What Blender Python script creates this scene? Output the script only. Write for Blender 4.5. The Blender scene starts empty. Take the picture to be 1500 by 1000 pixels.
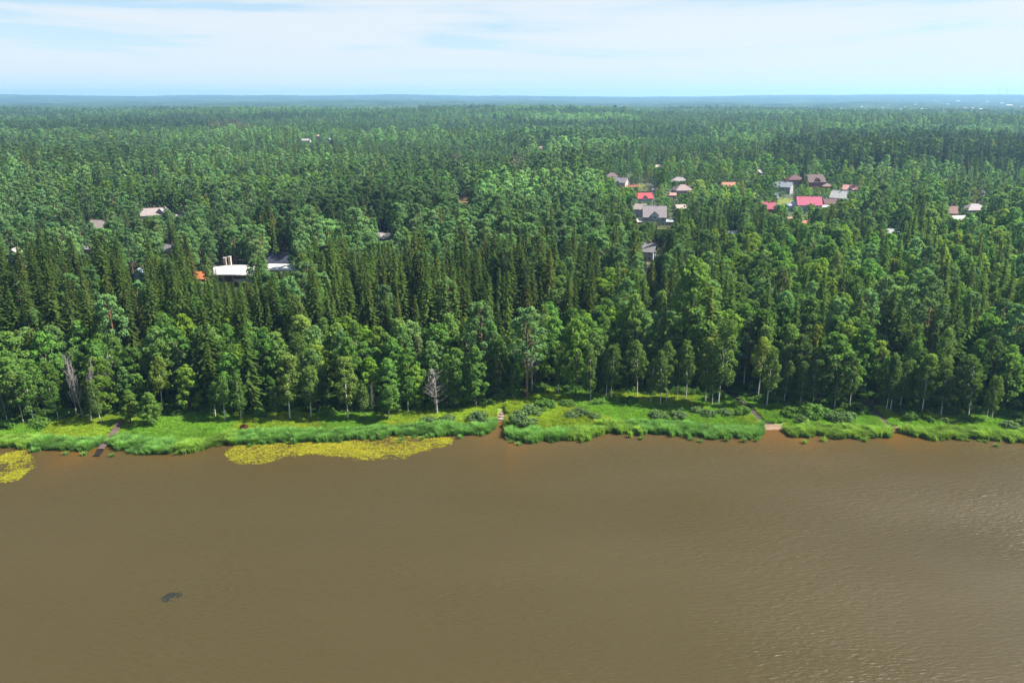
import bpy, math
import numpy as np
from math import radians, sin, cos, tan, pi

S = bpy.context.scene
C = S.collection
RNG = np.random.default_rng(7)

# ------------------------------------------------------------------ camera
CAM_H = 85.0
FPX = 28.0 / 36.0 * 1500.0
PITCH = math.atan((500 - 143.0) / FPX)
cd = bpy.data.cameras.new('camera')
cd.lens = 28.0; cd.sensor_width = 36.0; cd.clip_start = 1.0; cd.clip_end = 80000.0
cam = bpy.data.objects.new('camera', cd); C.objects.link(cam)
cam.location = (0, 0, CAM_H); cam.rotation_euler = (pi / 2 - PITCH, 0, 0)
S.camera = cam

# ------------------------------------------------------------------ sky, sun, exposure
SUN_EL, SUN_AZ = radians(47), radians(86)          # azimuth from +Y towards +X
W = bpy.data.worlds.new('World'); S.world = W; W.use_nodes = True
nt = W.node_tree; nt.nodes.clear()
N = nt.nodes.new; Lk = nt.links.new
def mth(op, a, b=None, tree=None, clamp=False):
    t = tree or nt
    n = t.nodes.new('ShaderNodeMath'); n.operation = op; n.use_clamp = clamp
    for i, v in enumerate((a, b)):
        if v is None: continue
        if isinstance(v, (int, float)): n.inputs[i].default_value = v
        else: t.links.new(v, n.inputs[i])
    return n.outputs[0]
sky = N('ShaderNodeTexSky'); sky.sky_type = 'NISHITA'; sky.sun_disc = False
sky.sun_elevation = SUN_EL; sky.sun_rotation = SUN_AZ
sky.air_density = 1.0; sky.dust_density = 0.1; sky.ozone_density = 3.0
tc = N('ShaderNodeTexCoord')
mp = N('ShaderNodeMapping'); mp.inputs['Scale'].default_value = (2.0, 2.0, 24.0); mp.inputs['Location'].default_value = (21.9, 11.3, 9.4); mp.inputs['Rotation'].default_value = (0, 0, radians(-25))
Lk(tc.outputs['Generated'], mp.inputs['Vector'])
cn = N('ShaderNodeTexNoise'); cn.inputs['Scale'].default_value = 1.0; cn.inputs['Detail'].default_value = 9; cn.inputs['Roughness'].default_value = 0.55; cn.inputs['Distortion'].default_value = 0.5
Lk(mp.outputs[0], cn.inputs['Vector'])
sep = N('ShaderNodeSeparateXYZ'); Lk(tc.outputs['Generated'], sep.inputs[0])
el = mth('MAXIMUM', sep.outputs[2], 0.0)
# a thin veil: its optical depth grows towards the horizon
dens = N('ShaderNodeMapRange'); dens.inputs[1].default_value = 0.43; dens.inputs[2].default_value = 0.56; dens.inputs[3].default_value = 0.045; dens.inputs[4].default_value = 0.42
Lk(cn.outputs['Fac'], dens.inputs[0])
tau = mth('ADD', mth('DIVIDE', dens.outputs[0], mth('ADD', el, 0.07)), mth('DIVIDE', 0.02, mth('ADD', el, 0.012)))
veil = mth('SUBTRACT', 1.0, mth('POWER', 2.718, mth('MULTIPLY', tau, -1.0)), clamp=True)
mx = N('ShaderNodeMix'); mx.data_type = 'RGBA'
air = N('ShaderNodeVectorMath'); air.operation = 'MULTIPLY'; air.inputs[1].default_value = (0.66, 0.84, 0.96); Lk(sky.outputs[0], air.inputs[0])
Lk(veil, mx.inputs[0]); Lk(air.outputs[0], mx.inputs[6]); mx.inputs[7].default_value = (5.5, 5.8, 6.0, 1)
bg = N('ShaderNodeBackground'); bg.inputs['Strength'].default_value = 0.05
Lk(mx.outputs[2], bg.inputs[0])
wo = N('ShaderNodeOutputWorld'); Lk(bg.outputs[0], wo.inputs[0])

sl = bpy.data.lights.new('sun', 'SUN'); sl.energy = 5.0; sl.angle = radians(0.53); sl.color = (1.0, 0.94, 0.83)
so = bpy.data.objects.new('sun', sl); C.objects.link(so)
so.rotation_euler = (pi / 2 - SUN_EL, 0, pi - SUN_AZ); so.location = (60, 0, 150)

S.view_settings.view_transform = 'Standard'; S.view_settings.look = 'None'
S.view_settings.exposure = 1.65; S.view_settings.gamma = 1.0; S.view_settings.use_curve_mapping = False
S.cycles.use_denoising = True
S.cycles.max_bounces = 4; S.cycles.diffuse_bounces = 2; S.cycles.glossy_bounces = 2
S.cycles.transmission_bounces = 3; S.cycles.volume_bounces = 0; S.cycles.transparent_max_bounces = 4
S.cycles.caustics_reflective = False; S.cycles.caustics_refractive = False
S.cycles.sample_clamp_indirect = 4.0

# ------------------------------------------------------------------ helpers: numbers
def vnoise(x, y, scale, seed=0):
    x = np.asarray(x, float) / scale; y = np.asarray(y, float) / scale
    xi = np.floor(x).astype(np.int64); yi = np.floor(y).astype(np.int64)
    fx = x - xi; fy = y - yi
    fx = fx * fx * (3 - 2 * fx); fy = fy * fy * (3 - 2 * fy)
    def h(a, b):
        n = (a * 374761393 + b * 668265263 + seed * 974711) & 0xffffffff
        n = ((n ^ (n >> 13)) * 1274126177) & 0xffffffff
        return ((n ^ (n >> 16)) & 0xffff) / 65535.0
    return (h(xi, yi) * (1 - fx) + h(xi + 1, yi) * fx) * (1 - fy) + (h(xi, yi + 1) * (1 - fx) + h(xi + 1, yi + 1) * fx) * fy
def fbm(x, y, scale, seed=0, n=3):
    v = 0; a = 0.5; t = 0
    for i in range(n):
        v = v + a * vnoise(x, y, scale / 2 ** i, seed + i); t += a; a *= 0.5
    return v / t
def sstep(a, b, x):
    t = np.clip((np.asarray(x, float) - a) / (b - a), 0, 1); return t * t * (3 - 2 * t)

def ray(px, py):
    a = (px - 750) / FPX; b = (500 - py) / FPX
    return a, cos(PITCH) + b * sin(PITCH), -sin(PITCH) + b * cos(PITCH)
def plane_hit(px, py, z=0.0):
    dx, dy, dz = ray(px, py); t = (z - CAM_H) / dz
    return dx * t, dy * t
def project(x, y, z):
    x = np.asarray(x, float); y = np.asarray(y, float); z = np.asarray(z, float) - CAM_H
    f = y * cos(PITCH) - z * sin(PITCH); u = y * sin(PITCH) + z * cos(PITCH)
    return 750 + FPX * x / f, 500 - FPX * u / f

# the waterline, read off the photograph and dropped onto the lake's surface
SHORE_PX = [(-260, 668), (-120, 655), (0, 652), (40, 649), (60, 652), (110, 655), (135, 656), (150, 650), (172, 650), (180, 655), (250, 660), (290, 659), (318, 648),
            (450, 642), (560, 638), (575, 634), (640, 633), (700, 633), (716, 631), (727, 622), (733, 614), (737, 614), (741, 622), (744, 637), (760, 642), (790, 643),
            (866, 639), (880, 632), (950, 631), (1000, 633), (1030, 637), (1060, 637), (1110, 637), (1117, 630), (1122, 627), (1146, 627), (1156, 635), (1180, 637),
            (1192, 633), (1215, 638), (1245, 639), (1268, 636), (1300, 638), (1309, 634), (1314, 629), (1330, 634), (1360, 640), (1400, 639), (1430, 639), (1490, 643), (1560, 646), (1700, 652), (1800, 640)]
_sh = np.array([plane_hit(*p) for p in SHORE_PX])
_o = np.argsort(_sh[:, 0]); _sh = _sh[_o]
_sx = np.concatenate([[-4000, -900, -400], _sh[:, 0], [420, 900, 4000]])
_sy = np.concatenate([[120, 165, 186], _sh[:, 1], [192, 176, 120]])
def yshore(x): return np.interp(x, _sx, _sy)
_LINE_PX = [(-300, 622), (0, 617), (120, 612), (250, 610), (400, 606), (600, 602), (720, 594), (790, 578), (860, 576), (1000, 580), (1100, 588), (1150, 594), (1300, 603), (1500, 612), (1800, 616)]
def zg(x, y):
    x = np.asarray(x, float); y = np.asarray(y, float)
    d = y - yshore(x)
    z = np.where(d < 0, np.maximum(d * 0.10, -2.2), 0)
    z = z + 0.9 * sstep(0, 16, d) + 2.3 * sstep(14, 60, d) + 3.0 * sstep(60, 500, d)
    z = z + sstep(20, 200, d) * 2.4 * (fbm(x, y, 160, 3) - 0.5)
    r = np.hypot(x, y); az = np.arctan2(x, y)
    n = fbm(az * 3000, r * 0 + 7, 420, 11, 3) - 0.5
    z = z + 14 * sstep(900, 3000, r) + 15 * sstep(600, 2200, r) * (fbm(x, y, 800, 21) - 0.5) * 2
    z = z + 18 * sstep(4500, 8200, r) * (1 + 0.8 * n) + 62 * sstep(8200, 12500, r) * (1 + 0.7 * n) + sstep(4000, 8000, r) * 34 * (fbm(az * 5000, r / 3, 520, 31, 3) - 0.5)
    z = z - 60 * sstep(13500, 17500, r)
    return z
_ln = np.array([plane_hit(*p, 1.2) for p in _LINE_PX])
def yline(x): return np.interp(x, _ln[:, 0], _ln[:, 1])
def ground_at(px, py):
    x, y = plane_hit(px, py, 3.0)
    for _ in range(12):
        x, y = plane_hit(px, py, float(zg(x, y)))
    return float(x), float(y), float(zg(x, y))
def far_at(px, py, lift):
    dx, dy, dz = ray(px, py); n = math.hypot(dx, dy)
    r = np.linspace(1500, 14500, 6000); t = r / n
    hit = np.nonzero(CAM_H + dz * t < zg(dx * t, dy * t) + lift)[0]
    t = t[hit[0]] if len(hit) else t[-1]
    return dx * t, dy * t, float(zg(dx * t, dy * t))

# ------------------------------------------------------------------ helpers: meshes
class MB:
    """collects geometry; build() makes one mesh"""
    def __init__(s): s.v = []; s.f = []; s.m = []; s.a = []; s.n = 0
    def add(s, V, F, mat=0, attr=0.5):
        V = np.asarray(V, float).reshape(-1, 3)
        for f in F: s.f.append([i + s.n for i in f]); s.m.append(mat)
        s.v.append(V); s.n += len(V)
        s.a.append(np.broadcast_to(np.asarray(attr, float), (len(V),)))
        return s
    def merge(s, o, mat):
        if not o.v: return s
        for f in o.f: s.f.append([i + s.n for i in f]); s.m.append(mat)
        s.v += o.v; s.a += o.a; s.n += o.n
        return s
    def box(s, x0, y0, z0, x1, y1, z1, mat=0):
        V = [(x0, y0, z0), (x1, y0, z0), (x1, y1, z0), (x0, y1, z0), (x0, y0, z1), (x1, y0, z1), (x1, y1, z1), (x0, y1, z1)]
        return s.add(V, [(3, 2, 1, 0), (4, 5, 6, 7), (0, 1, 5, 4), (1, 2, 6, 5), (2, 3, 7, 6), (3, 0, 4, 7)], mat)
    def tube(s, P, R, sides=5, mat=0, cap=True):
        P = np.asarray(P, float); n = len(P)
        R = np.broadcast_to(np.asarray(R, float), (n,))
        V = []
        for i in range(n):
            t = P[min(i + 1, n - 1)] - P[max(i - 1, 0)]; t = t / (np.linalg.norm(t) + 1e-9)
            a = np.cross(t, (0, 0, 1) if abs(t[2]) < 0.9 else (1, 0, 0)); a /= np.linalg.norm(a); b = np.cross(t, a)
            for k in range(sides):
                q = 2 * pi * k / sides; V.append(P[i] + R[i] * (a * cos(q) + b * sin(q)))
        F = [(i * sides + k, i * sides + (k + 1) % sides, (i + 1) * sides + (k + 1) % sides, (i + 1) * sides + k) for i in range(n - 1) for k in range(sides)]
        if cap: F.append(tuple(range((n - 1) * sides, n * sides)))
        return s.add(V, F, mat)
    def leaves(s, Cn, A, Nn, ln, wd, attr, mat=0):
        """diamond leaf sprays: centre, axis, rough normal, half length, half width"""
        A = A / (np.linalg.norm(A, axis=1, keepdims=True) + 1e-9)
        B = np.cross(Nn, A); B = B / (np.linalg.norm(B, axis=1, keepdims=True) + 1e-9)
        ln = np.broadcast_to(ln, (len(Cn),))[:, None]; wd = np.broadcast_to(wd, (len(Cn),))[:, None]
        V = np.stack([Cn - A * ln, Cn + B * wd + A * ln * 0.1, Cn + A * ln, Cn - B * wd + A * ln * 0.1], 1).reshape(-1, 3)
        k = len(Cn)
        idx = (np.arange(k * 4).reshape(k, 4) + s.n)
        s.f += idx.tolist(); s.m += [mat] * k
        s.v.append(V); s.a.append(np.repeat(np.broadcast_to(attr, (k,)), 4)); s.n += 4 * k
        return s
    def mesh(s, name, mats, smooth=False, attr=False):
        me = bpy.data.meshes.new(name)
        V = np.concatenate(s.v)
        me.from_pydata(V.tolist(), [], s.f)
        for m in mats: me.materials.append(m)
        if len(mats) > 1: me.polygons.foreach_set('material_index', s.m)
        if smooth: me.polygons.foreach_set('use_smooth', [True] * len(s.f))
        if attr:
            at = me.attributes.new('leaf', 'FLOAT', 'POINT'); at.data.foreach_set('value', np.concatenate(s.a).astype(np.float32))
        me.update(); return me
def link(name, me, parent=None, loc=None, rotz=0.0, scale=None):
    o = bpy.data.objects.new(name, me); C.objects.link(o)
    if parent: o.parent = parent
    if loc is not None: o.location = loc
    if rotz: o.rotation_euler = (0, 0, rotz)
    if scale is not None: o.scale = scale
    return o
def tag(o, label, cat, group=None):
    o['label'] = label; o['category'] = cat
    if group: o['group'] = group
    return o
def struct(o): o['kind'] = 'structure'; return o
def stuff(o, label=None, cat=None):
    o['kind'] = 'stuff'
    if label: o['label'] = label; o['category'] = cat
    return o

# ------------------------------------------------------------------ materials
def mat_new(name):
    m = bpy.data.materials.new(name); m.use_nodes = True
    t = m.node_tree; t.nodes.clear()
    out = t.nodes.new('ShaderNodeOutputMaterial')
    return m, t, out
_pl = {}
def plain(col, rough=0.8, noise=0.18, scale=3.0, metal=0.0, bump=0.0, spec=0.3):
    key = (tuple(col), rough, noise, scale, metal, bump, spec)
    if key in _pl: return _pl[key]
    m, t, out = mat_new('mat_%d' % len(_pl))
    b = t.nodes.new('ShaderNodeBsdfPrincipled'); b.inputs['Roughness'].default_value = rough; b.inputs['Metallic'].default_value = metal; b.inputs['Specular IOR Level'].default_value = spec
    tcn = t.nodes.new('ShaderNodeTexCoord')
    no = t.nodes.new('ShaderNodeTexNoise'); no.inputs['Scale'].default_value = scale; no.inputs['Detail'].default_value = 5
    t.links.new(tcn.outputs['Object'], no.inputs['Vector'])
    mr = t.nodes.new('ShaderNodeMapRange'); mr.inputs[1].default_value = 0.3; mr.inputs[2].default_value = 0.7; mr.inputs[3].default_value = 1 - noise; mr.inputs[4].default_value = 1 + noise
    t.links.new(no.outputs['Fac'], mr.inputs[0])
    vm = t.nodes.new('ShaderNodeVectorMath'); vm.operation = 'SCALE'; vm.inputs[0].default_value = col[:3]; t.links.new(mr.outputs[0], vm.inputs['Scale'])
    t.links.new(vm.outputs[0], b.inputs['Base Color'])
    if bump:
        bu = t.nodes.new('ShaderNodeBump'); bu.inputs['Strength'].default_value = bump; t.links.new(no.outputs['Fac'], bu.inputs['Height']); t.links.new(bu.outputs[0], b.inputs['Normal'])
    t.links.new(b.outputs[0], out.inputs[0]); _pl[key] = m
    return m
def foliage(name, col, transl=0.35, hue=0.03, tip=(1.25, 1.18, 0.9)):
    """leaf colour x the tree's own tint x leaf-to-leaf variation; thin leaves let some light through"""
    m, t, out = mat_new(name)
    A = t.nodes.new('ShaderNodeAttribute'); A.attribute_type = 'INSTANCER'; A.attribute_name = 'tint'
    L = t.nodes.new('ShaderNodeAttribute'); L.attribute_type = 'GEOMETRY'; L.attribute_name = 'leaf'
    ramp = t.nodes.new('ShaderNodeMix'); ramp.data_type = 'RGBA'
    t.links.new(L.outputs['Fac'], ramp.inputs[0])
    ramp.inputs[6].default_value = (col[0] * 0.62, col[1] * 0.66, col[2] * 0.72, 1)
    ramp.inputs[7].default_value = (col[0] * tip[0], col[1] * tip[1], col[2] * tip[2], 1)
    mu = t.nodes.new('ShaderNodeVectorMath'); mu.operation = 'MULTIPLY'
    t.links.new(ramp.outputs[2], mu.inputs[0]); t.links.new(A.outputs['Vector'], mu.inputs[1])
    d = t.nodes.new('ShaderNodeBsdfDiffuse'); t.links.new(mu.outputs[0], d.inputs['Color'])
    tr = t.nodes.new('ShaderNodeBsdfTranslucent')
    m2 = t.nodes.new('ShaderNodeVectorMath'); m2.operation = 'MULTIPLY'; m2.inputs[1].default_value = (1.15, 1.1, 0.6)
    t.links.new(mu.outputs[0], m2.inputs[0]); t.links.new(m2.outputs[0], tr.inputs['Color'])
    mxs = t.nodes.new('ShaderNodeMixShader'); mxs.inputs[0].default_value = transl
    t.links.new(d.outputs[0], mxs.inputs[1]); t.links.new(tr.outputs[0], mxs.inputs[2])
    t.links.new(mxs.outputs[0], out.inputs[0])
    return m
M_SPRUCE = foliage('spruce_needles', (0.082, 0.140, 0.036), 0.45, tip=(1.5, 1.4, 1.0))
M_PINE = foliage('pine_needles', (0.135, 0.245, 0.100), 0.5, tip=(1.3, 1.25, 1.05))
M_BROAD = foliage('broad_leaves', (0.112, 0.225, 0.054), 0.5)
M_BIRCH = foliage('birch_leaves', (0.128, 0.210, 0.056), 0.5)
M_WILLOW = foliage('willow_leaves', (0.120, 0.200, 0.092), 0.45)
M_REED = foliage('reed_blades', (0.150, 0.295, 0.078), 0.5, tip=(1.35, 1.3, 1.0))
M_GRASS = foliage('meadow_blades', (0.220, 0.360, 0.042), 0.5, tip=(1.3, 1.25, 1.0))
M_DRY = foliage('dry_twigs', (0.12, 0.05, 0.03), 0.2)
M_FARF = None
M_BARK = plain((0.10, 0.075, 0.055), 0.9, 0.3, 2.0)
M_PINEBARK = plain((0.19, 0.105, 0.065), 0.9, 0.35, 1.2)
M_DEADWOOD = plain((0.20, 0.185, 0.17), 0.9, 0.2, 2.0)
def birch_bark():
    m, t, out = mat_new('birch_bark')
    b = t.nodes.new('ShaderNodeBsdfPrincipled'); b.inputs['Roughness'].default_value = 0.75
    tcn = t.nodes.new('ShaderNodeTexCoord'); mpn = t.nodes.new('ShaderNodeMapping'); mpn.inputs['Scale'].default_value = (1.5, 1.5, 5.0)
    t.links.new(tcn.outputs['Object'], mpn.inputs[0])
    no = t.nodes.new('ShaderNodeTexNoise'); no.inputs['Scale'].default_value = 1.2; no.inputs['Detail'].default_value = 4; t.links.new(mpn.outputs[0], no.inputs[0])
    cr = t.nodes.new('ShaderNodeValToRGB'); cr.color_ramp.elements[0].position = 0.36; cr.color_ramp.elements[0].color = (0.06, 0.05, 0.045, 1)
    cr.color_ramp.elements[1].position = 0.44; cr.color_ramp.elements[1].color = (0.50, 0.47, 0.42, 1)
    t.links.new(no.outputs['Fac'], cr.inputs[0]); t.links.new(cr.outputs[0], b.inputs['Base Color']); t.links.new(b.outputs[0], out.inputs[0])
    return m
M_BIRCHBARK = birch_bark()

# ------------------------------------------------------------------ water
def water_material():
    m, t, out = mat_new('lake_water')
    b = t.nodes.new('ShaderNodeBsdfPrincipled'); b.inputs['IOR'].default_value = 1.33
    at = t.nodes.new('ShaderNodeAttribute'); at.attribute_name = 'shallow'
    tcn = t.nodes.new('ShaderNodeTexCoord')
    big = t.nodes.new('ShaderNodeTexNoise'); big.inputs['Scale'].default_value = 0.012; big.inputs['Detail'].default_value = 4
    t.links.new(tcn.outputs['Object'], big.inputs[0])
    murk = t.nodes.new('ShaderNodeMix'); murk.data_type = 'RGBA'
    murk.inputs[6].default_value = (0.039, 0.0290, 0.0085, 1); murk.inputs[7].default_value = (0.045, 0.035, 0.0125, 1)
    t.links.new(big.outputs['Fac'], murk.inputs[0])
    bed = t.nodes.new('ShaderNodeMix'); bed.data_type = 'RGBA'
    t.links.new(murk.outputs[2], bed.inputs[6]); bed.inputs[7].default_value = (0.110, 0.047, 0.005, 1)
    t.links.new(at.outputs['Fac'], bed.inputs[0]); t.links.new(bed.outputs[2], b.inputs['Base Color'])
    b.inputs['Roughness'].default_value = 0.48
    lane = t.nodes.new('ShaderNodeTexNoise'); lane.inputs['Scale'].default_value = 1.0; lane.inputs['Detail'].default_value = 4
    lm = t.nodes.new('ShaderNodeMapping'); lm.inputs['Scale'].default_value = (0.008, 0.03, 1); lm.inputs['Rotation'].default_value = (0, 0, radians(12)); t.links.new(tcn.outputs['Object'], lm.inputs[0]); t.links.new(lm.outputs[0], lane.inputs[0])
    lr = t.nodes.new('ShaderNodeMapRange'); lr.inputs[1].default_value = 0.35; lr.inputs[2].default_value = 0.65; lr.inputs[3].default_value = 0.34; lr.inputs[4].default_value = 0.58; t.links.new(lane.outputs['Fac'], lr.inputs[0]); t.links.new(lr.outputs[0], b.inputs['Roughness'])
    # wind ripples: short crests, in gusty patches
    def wav(scale, rot, sx, sy, det):
        mpn = t.nodes.new('ShaderNodeMapping'); mpn.inputs['Rotation'].default_value = (0, 0, radians(rot)); mpn.inputs['Scale'].default_value = (sx, sy, 1)
        t.links.new(tcn.outputs['Object'], mpn.inputs[0])
        no = t.nodes.new('ShaderNodeTexNoise'); no.inputs['Scale'].default_value = scale; no.inputs['Detail'].default_value = det; no.inputs['Distortion'].default_value = 0.3
        t.links.new(mpn.outputs[0], no.inputs[0]); return no.outputs['Fac']
    h1 = wav(2.6, 20, 0.35, 1.0, 3); h2 = wav(1.4, 8, 0.35, 1.0, 2); h3 = wav(2.0, 58, 0.35, 1.0, 2)
    hs = mth('ADD', mth('MULTIPLY', h1, 0.55, t), mth('ADD', mth('MULTIPLY', h2, 0.9, t), mth('MULTIPLY', h3, 0.5, t), t), t)
    gust = t.nodes.new('ShaderNodeTexNoise'); gust.inputs['Scale'].default_value = 0.03; gust.inputs['Detail'].default_value = 3
    t.links.new(tcn.outputs['Object'], gust.inputs[0])
    gs = t.nodes.new('ShaderNodeMapRange'); gs.inputs[1].default_value = 0.35; gs.inputs[2].default_value = 0.65; gs.inputs[3].default_value = 0.35; gs.inputs[4].default_value = 0.8
    t.links.new(gust.outputs['Fac'], gs.inputs[0])
    bu = t.nodes.new('ShaderNodeBump'); bu.inputs['Distance'].default_value = 0.30; t.links.new(hs, bu.inputs['Height']); t.links.new(gs.outputs[0], bu.inputs['Strength'])
    t.links.new(bu.outputs[0], b.inputs['Normal'])
    t.links.new(b.outputs[0], out.inputs[0]); return m
def grid_mesh(name, X, Y, Z, mats, attrs={}, smooth=True, colattr=None):
    r, c = X.shape
    V = np.stack([X, Y, Z], 2).reshape(-1, 3)
    i = np.arange(r * c).reshape(r, c)
    Q = np.stack([i[:-1, :-1], i[:-1, 1:], i[1:, 1:], i[1:, :-1]], 2).reshape(-1, 4)
    me = bpy.data.meshes.new(name)
    me.vertices.add(len(V)); me.vertices.foreach_set('co', V.astype(np.float32).ravel())
    me.loops.add(Q.size); me.loops.foreach_set('vertex_index', Q.ravel().astype(np.int32))
    me.polygons.add(len(Q)); me.polygons.foreach_set('loop_start', np.arange(0, Q.size, 4, dtype=np.int32))
    me.update(calc_edges=True); me.validate()
    if smooth: me.polygons.foreach_set('use_smooth', [True] * len(me.polygons))
    for k, a in attrs.items():
        q = me.attributes.new(k, 'FLOAT', 'POINT'); q.data.foreach_set('value', a.reshape(-1).astype(np.float32))
    if colattr is not None:
        q = me.attributes.new('tone', 'FLOAT_VECTOR', 'POINT'); q.data.foreach_set('vector', colattr.reshape(-1).astype(np.float32))
    for m in mats: me.materials.append(m)
    return me
xs = np.unique(np.concatenate([np.linspace(-4000, -260, 12), np.arange(-260, 261, 1.5), np.linspace(260, 4000, 12)]))
ys = np.unique(np.concatenate([np.linspace(-2000, 150, 8), np.arange(150, 236, 1.0)]))
X, Y = np.meshgrid(xs, ys)
dw = yshore(X) - Y
gapx = np.array([plane_hit(p, 630)[0] for p in (735, 1135, 1312, 160)])
near_gap = np.max([np.exp(-((X - g) / w) ** 2) for g, w in zip(gapx, (5, 9, 6, 7))], axis=0)
sh = np.exp(-np.clip(dw, 0, None) / (5.0 + 6.0 * vnoise(X, Y, 25, 4))) * (0.28 + 0.62 * near_gap) * (0.8 + 0.4 * vnoise(X, Y, 7, 5))
struct(link('lake_water', grid_mesh('lake_water', X, Y, X * 0, [water_material()], {'shallow': np.clip(sh, 0, 1)})))

# ------------------------------------------------------------------ ground
u = np.linspace(-1, 1, 421); s_ = 0.5 * u + 0.5 * u ** 3
yr = np.concatenate([np.arange(150, 245, 1.0), np.geomspace(246, 19000, 150)])
X = s_[None, :] * (yr[:, None] * 0.85 + 300); Y = np.repeat(yr[:, None], len(u), 1)
Z = zg(X, Y); d = Y - yshore(X)
dl = Y - yline(X)
meadow = (sstep(-1, 1, d) * (1 - sstep(-1, 3, dl)))[..., None]
wet = ((1 - sstep(-0.5, 2.0, d)))[..., None]
nn = fbm(X, Y, 14, 41)[..., None]
forest = np.array([0.03, 0.036, 0.016]) * (0.7 + 0.6 * nn)
mead = np.array([0.105, 0.16, 0.025]) * (0.7 + 0.6 * nn)
mud = np.array([0.10, 0.06, 0.025]) + 0 * nn
col = forest * (1 - meadow) + mead * meadow
col = col * (1 - wet) + mud * wet
def ground_mat():
    m, t, out = mat_new('ground')
    b = t.nodes.new('ShaderNodeBsdfPrincipled'); b.inputs['Roughness'].default_value = 0.95
    a = t.nodes.new('ShaderNodeAttribute'); a.attribute_name = 'tone'
    tcn = t.nodes.new('ShaderNodeTexCoord'); no = t.nodes.new('ShaderNodeTexNoise'); no.inputs['Scale'].default_value = 0.9; no.inputs['Detail'].default_value = 6
    t.links.new(tcn.outputs['Object'], no.inputs[0])
    vm = t.nodes.new('ShaderNodeVectorMath'); vm.operation = 'SCALE'; t.links.new(a.outputs['Vector'], vm.inputs[0])
    t.links.new(mth('ADD', mth('MULTIPLY', no.outputs['Fac'], 1.1, t), 0.45, t), vm.inputs['Scale'])
    t.links.new(vm.outputs[0], b.inputs['Base Color']); t.links.new(b.outputs[0], out.inputs[0]); return m
struct(link('ground', grid_mesh('ground', X, Y, Z, [ground_mat()], colattr=col)))

def patch(name, pts_px, col, lift=0.06, n=26, noise=0.3, edge=0.25):
    """a ragged sheet laid over the ground inside a pixel outline"""
    P = np.array([ground_at(*p)[:2] for p in pts_px]); c = P.mean(0)
    A = np.concatenate([P, P[:1]]); seg = np.linalg.norm(np.diff(A, axis=0), axis=1); cum = np.concatenate([[0], np.cumsum(seg)])
    t = np.linspace(0, cum[-1], n * 3 + 1)[:-1]
    E = np.stack([np.interp(t, cum, A[:, 0]), np.interp(t, cum, A[:, 1])], 1)
    E = c + (E - c) * (1 + edge * (RNG.random((len(E), 1)) - 0.5))
    k = len(E); V = []; F = []
    rings = 4
    for j in range(1, rings + 1):
        for e in E: q = c + (e - c) * j / rings; V.append((q[0], q[1]))
    V.append(tuple(c)); V = np.array(V); Zs = np.maximum(zg(V[:, 0], V[:, 1]), 0.0) + lift
    for j in range(rings - 1):
        for i in range(k): F.append((j * k + i, j * k + (i + 1) % k, (j + 1) * k + (i + 1) % k, (j + 1) * k + i)[::-1])
    for i in range(k): F.append((rings * k, i, (i + 1) % k))
    mb = MB().add(np.column_stack([V, Zs]), F)
    return struct(link(name, mb.mesh(name, [plain([c * 0.42 for c in col], 0.95, noise, 0.8)], True)))
patch('beach', [(1116, 630), (1152, 629), (1146, 624), (1134, 621), (1118, 622)], (0.42, 0.28, 0.19))
patch('beach', [(1304, 633), (1316, 634), (1322, 629), (1312, 624), (1305, 626)], (0.33, 0.22, 0.10))
patch('beach', [(729, 618), (741, 618), (741, 606), (738, 600), (732, 602), (729, 610)], (0.38, 0.27, 0.17))
patch('path', [(1119, 622), (1134, 621), (1108, 602), (1086, 584), (1070, 578), (1066, 582), (1092, 598)], (0.10, 0.085, 0.075), edge=0.06)
patch('path', [(1303, 624), (1313, 624), (1296, 610), (1272, 594), (1264, 596), (1286, 610)], (0.11, 0.085, 0.07), edge=0.06)
patch('lawn', [(931, 268), (942, 280), (951, 279), (944, 270)], (0.26, 0.28, 0.04))
patch('lawn', [(1132, 302), (1164, 302), (1164, 291), (1136, 290)], (0.24, 0.30, 0.04))
patch('lawn', [(908, 255), (928, 262), (936, 258), (912, 252)], (0.13, 0.20, 0.04))
patch('lawn', [(962, 336), (986, 338), (984, 326), (970, 326)], (0.20, 0.22, 0.05))
patch('lawn', [(955, 372), (974, 374), (973, 356), (962, 356)], (0.28, 0.27, 0.06))
patch('bare_soil', [(664, 300), (684, 299), (694, 287), (672, 287)], (0.42, 0.28, 0.10))
patch('bare_soil', [(951, 456), (966, 456), (964, 448), (954, 449)], (0.45, 0.27, 0.13))
patch('bare_soil', [(932, 430), (948, 432), (950, 380), (941, 382)], (0.22, 0.19, 0.15))

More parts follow.
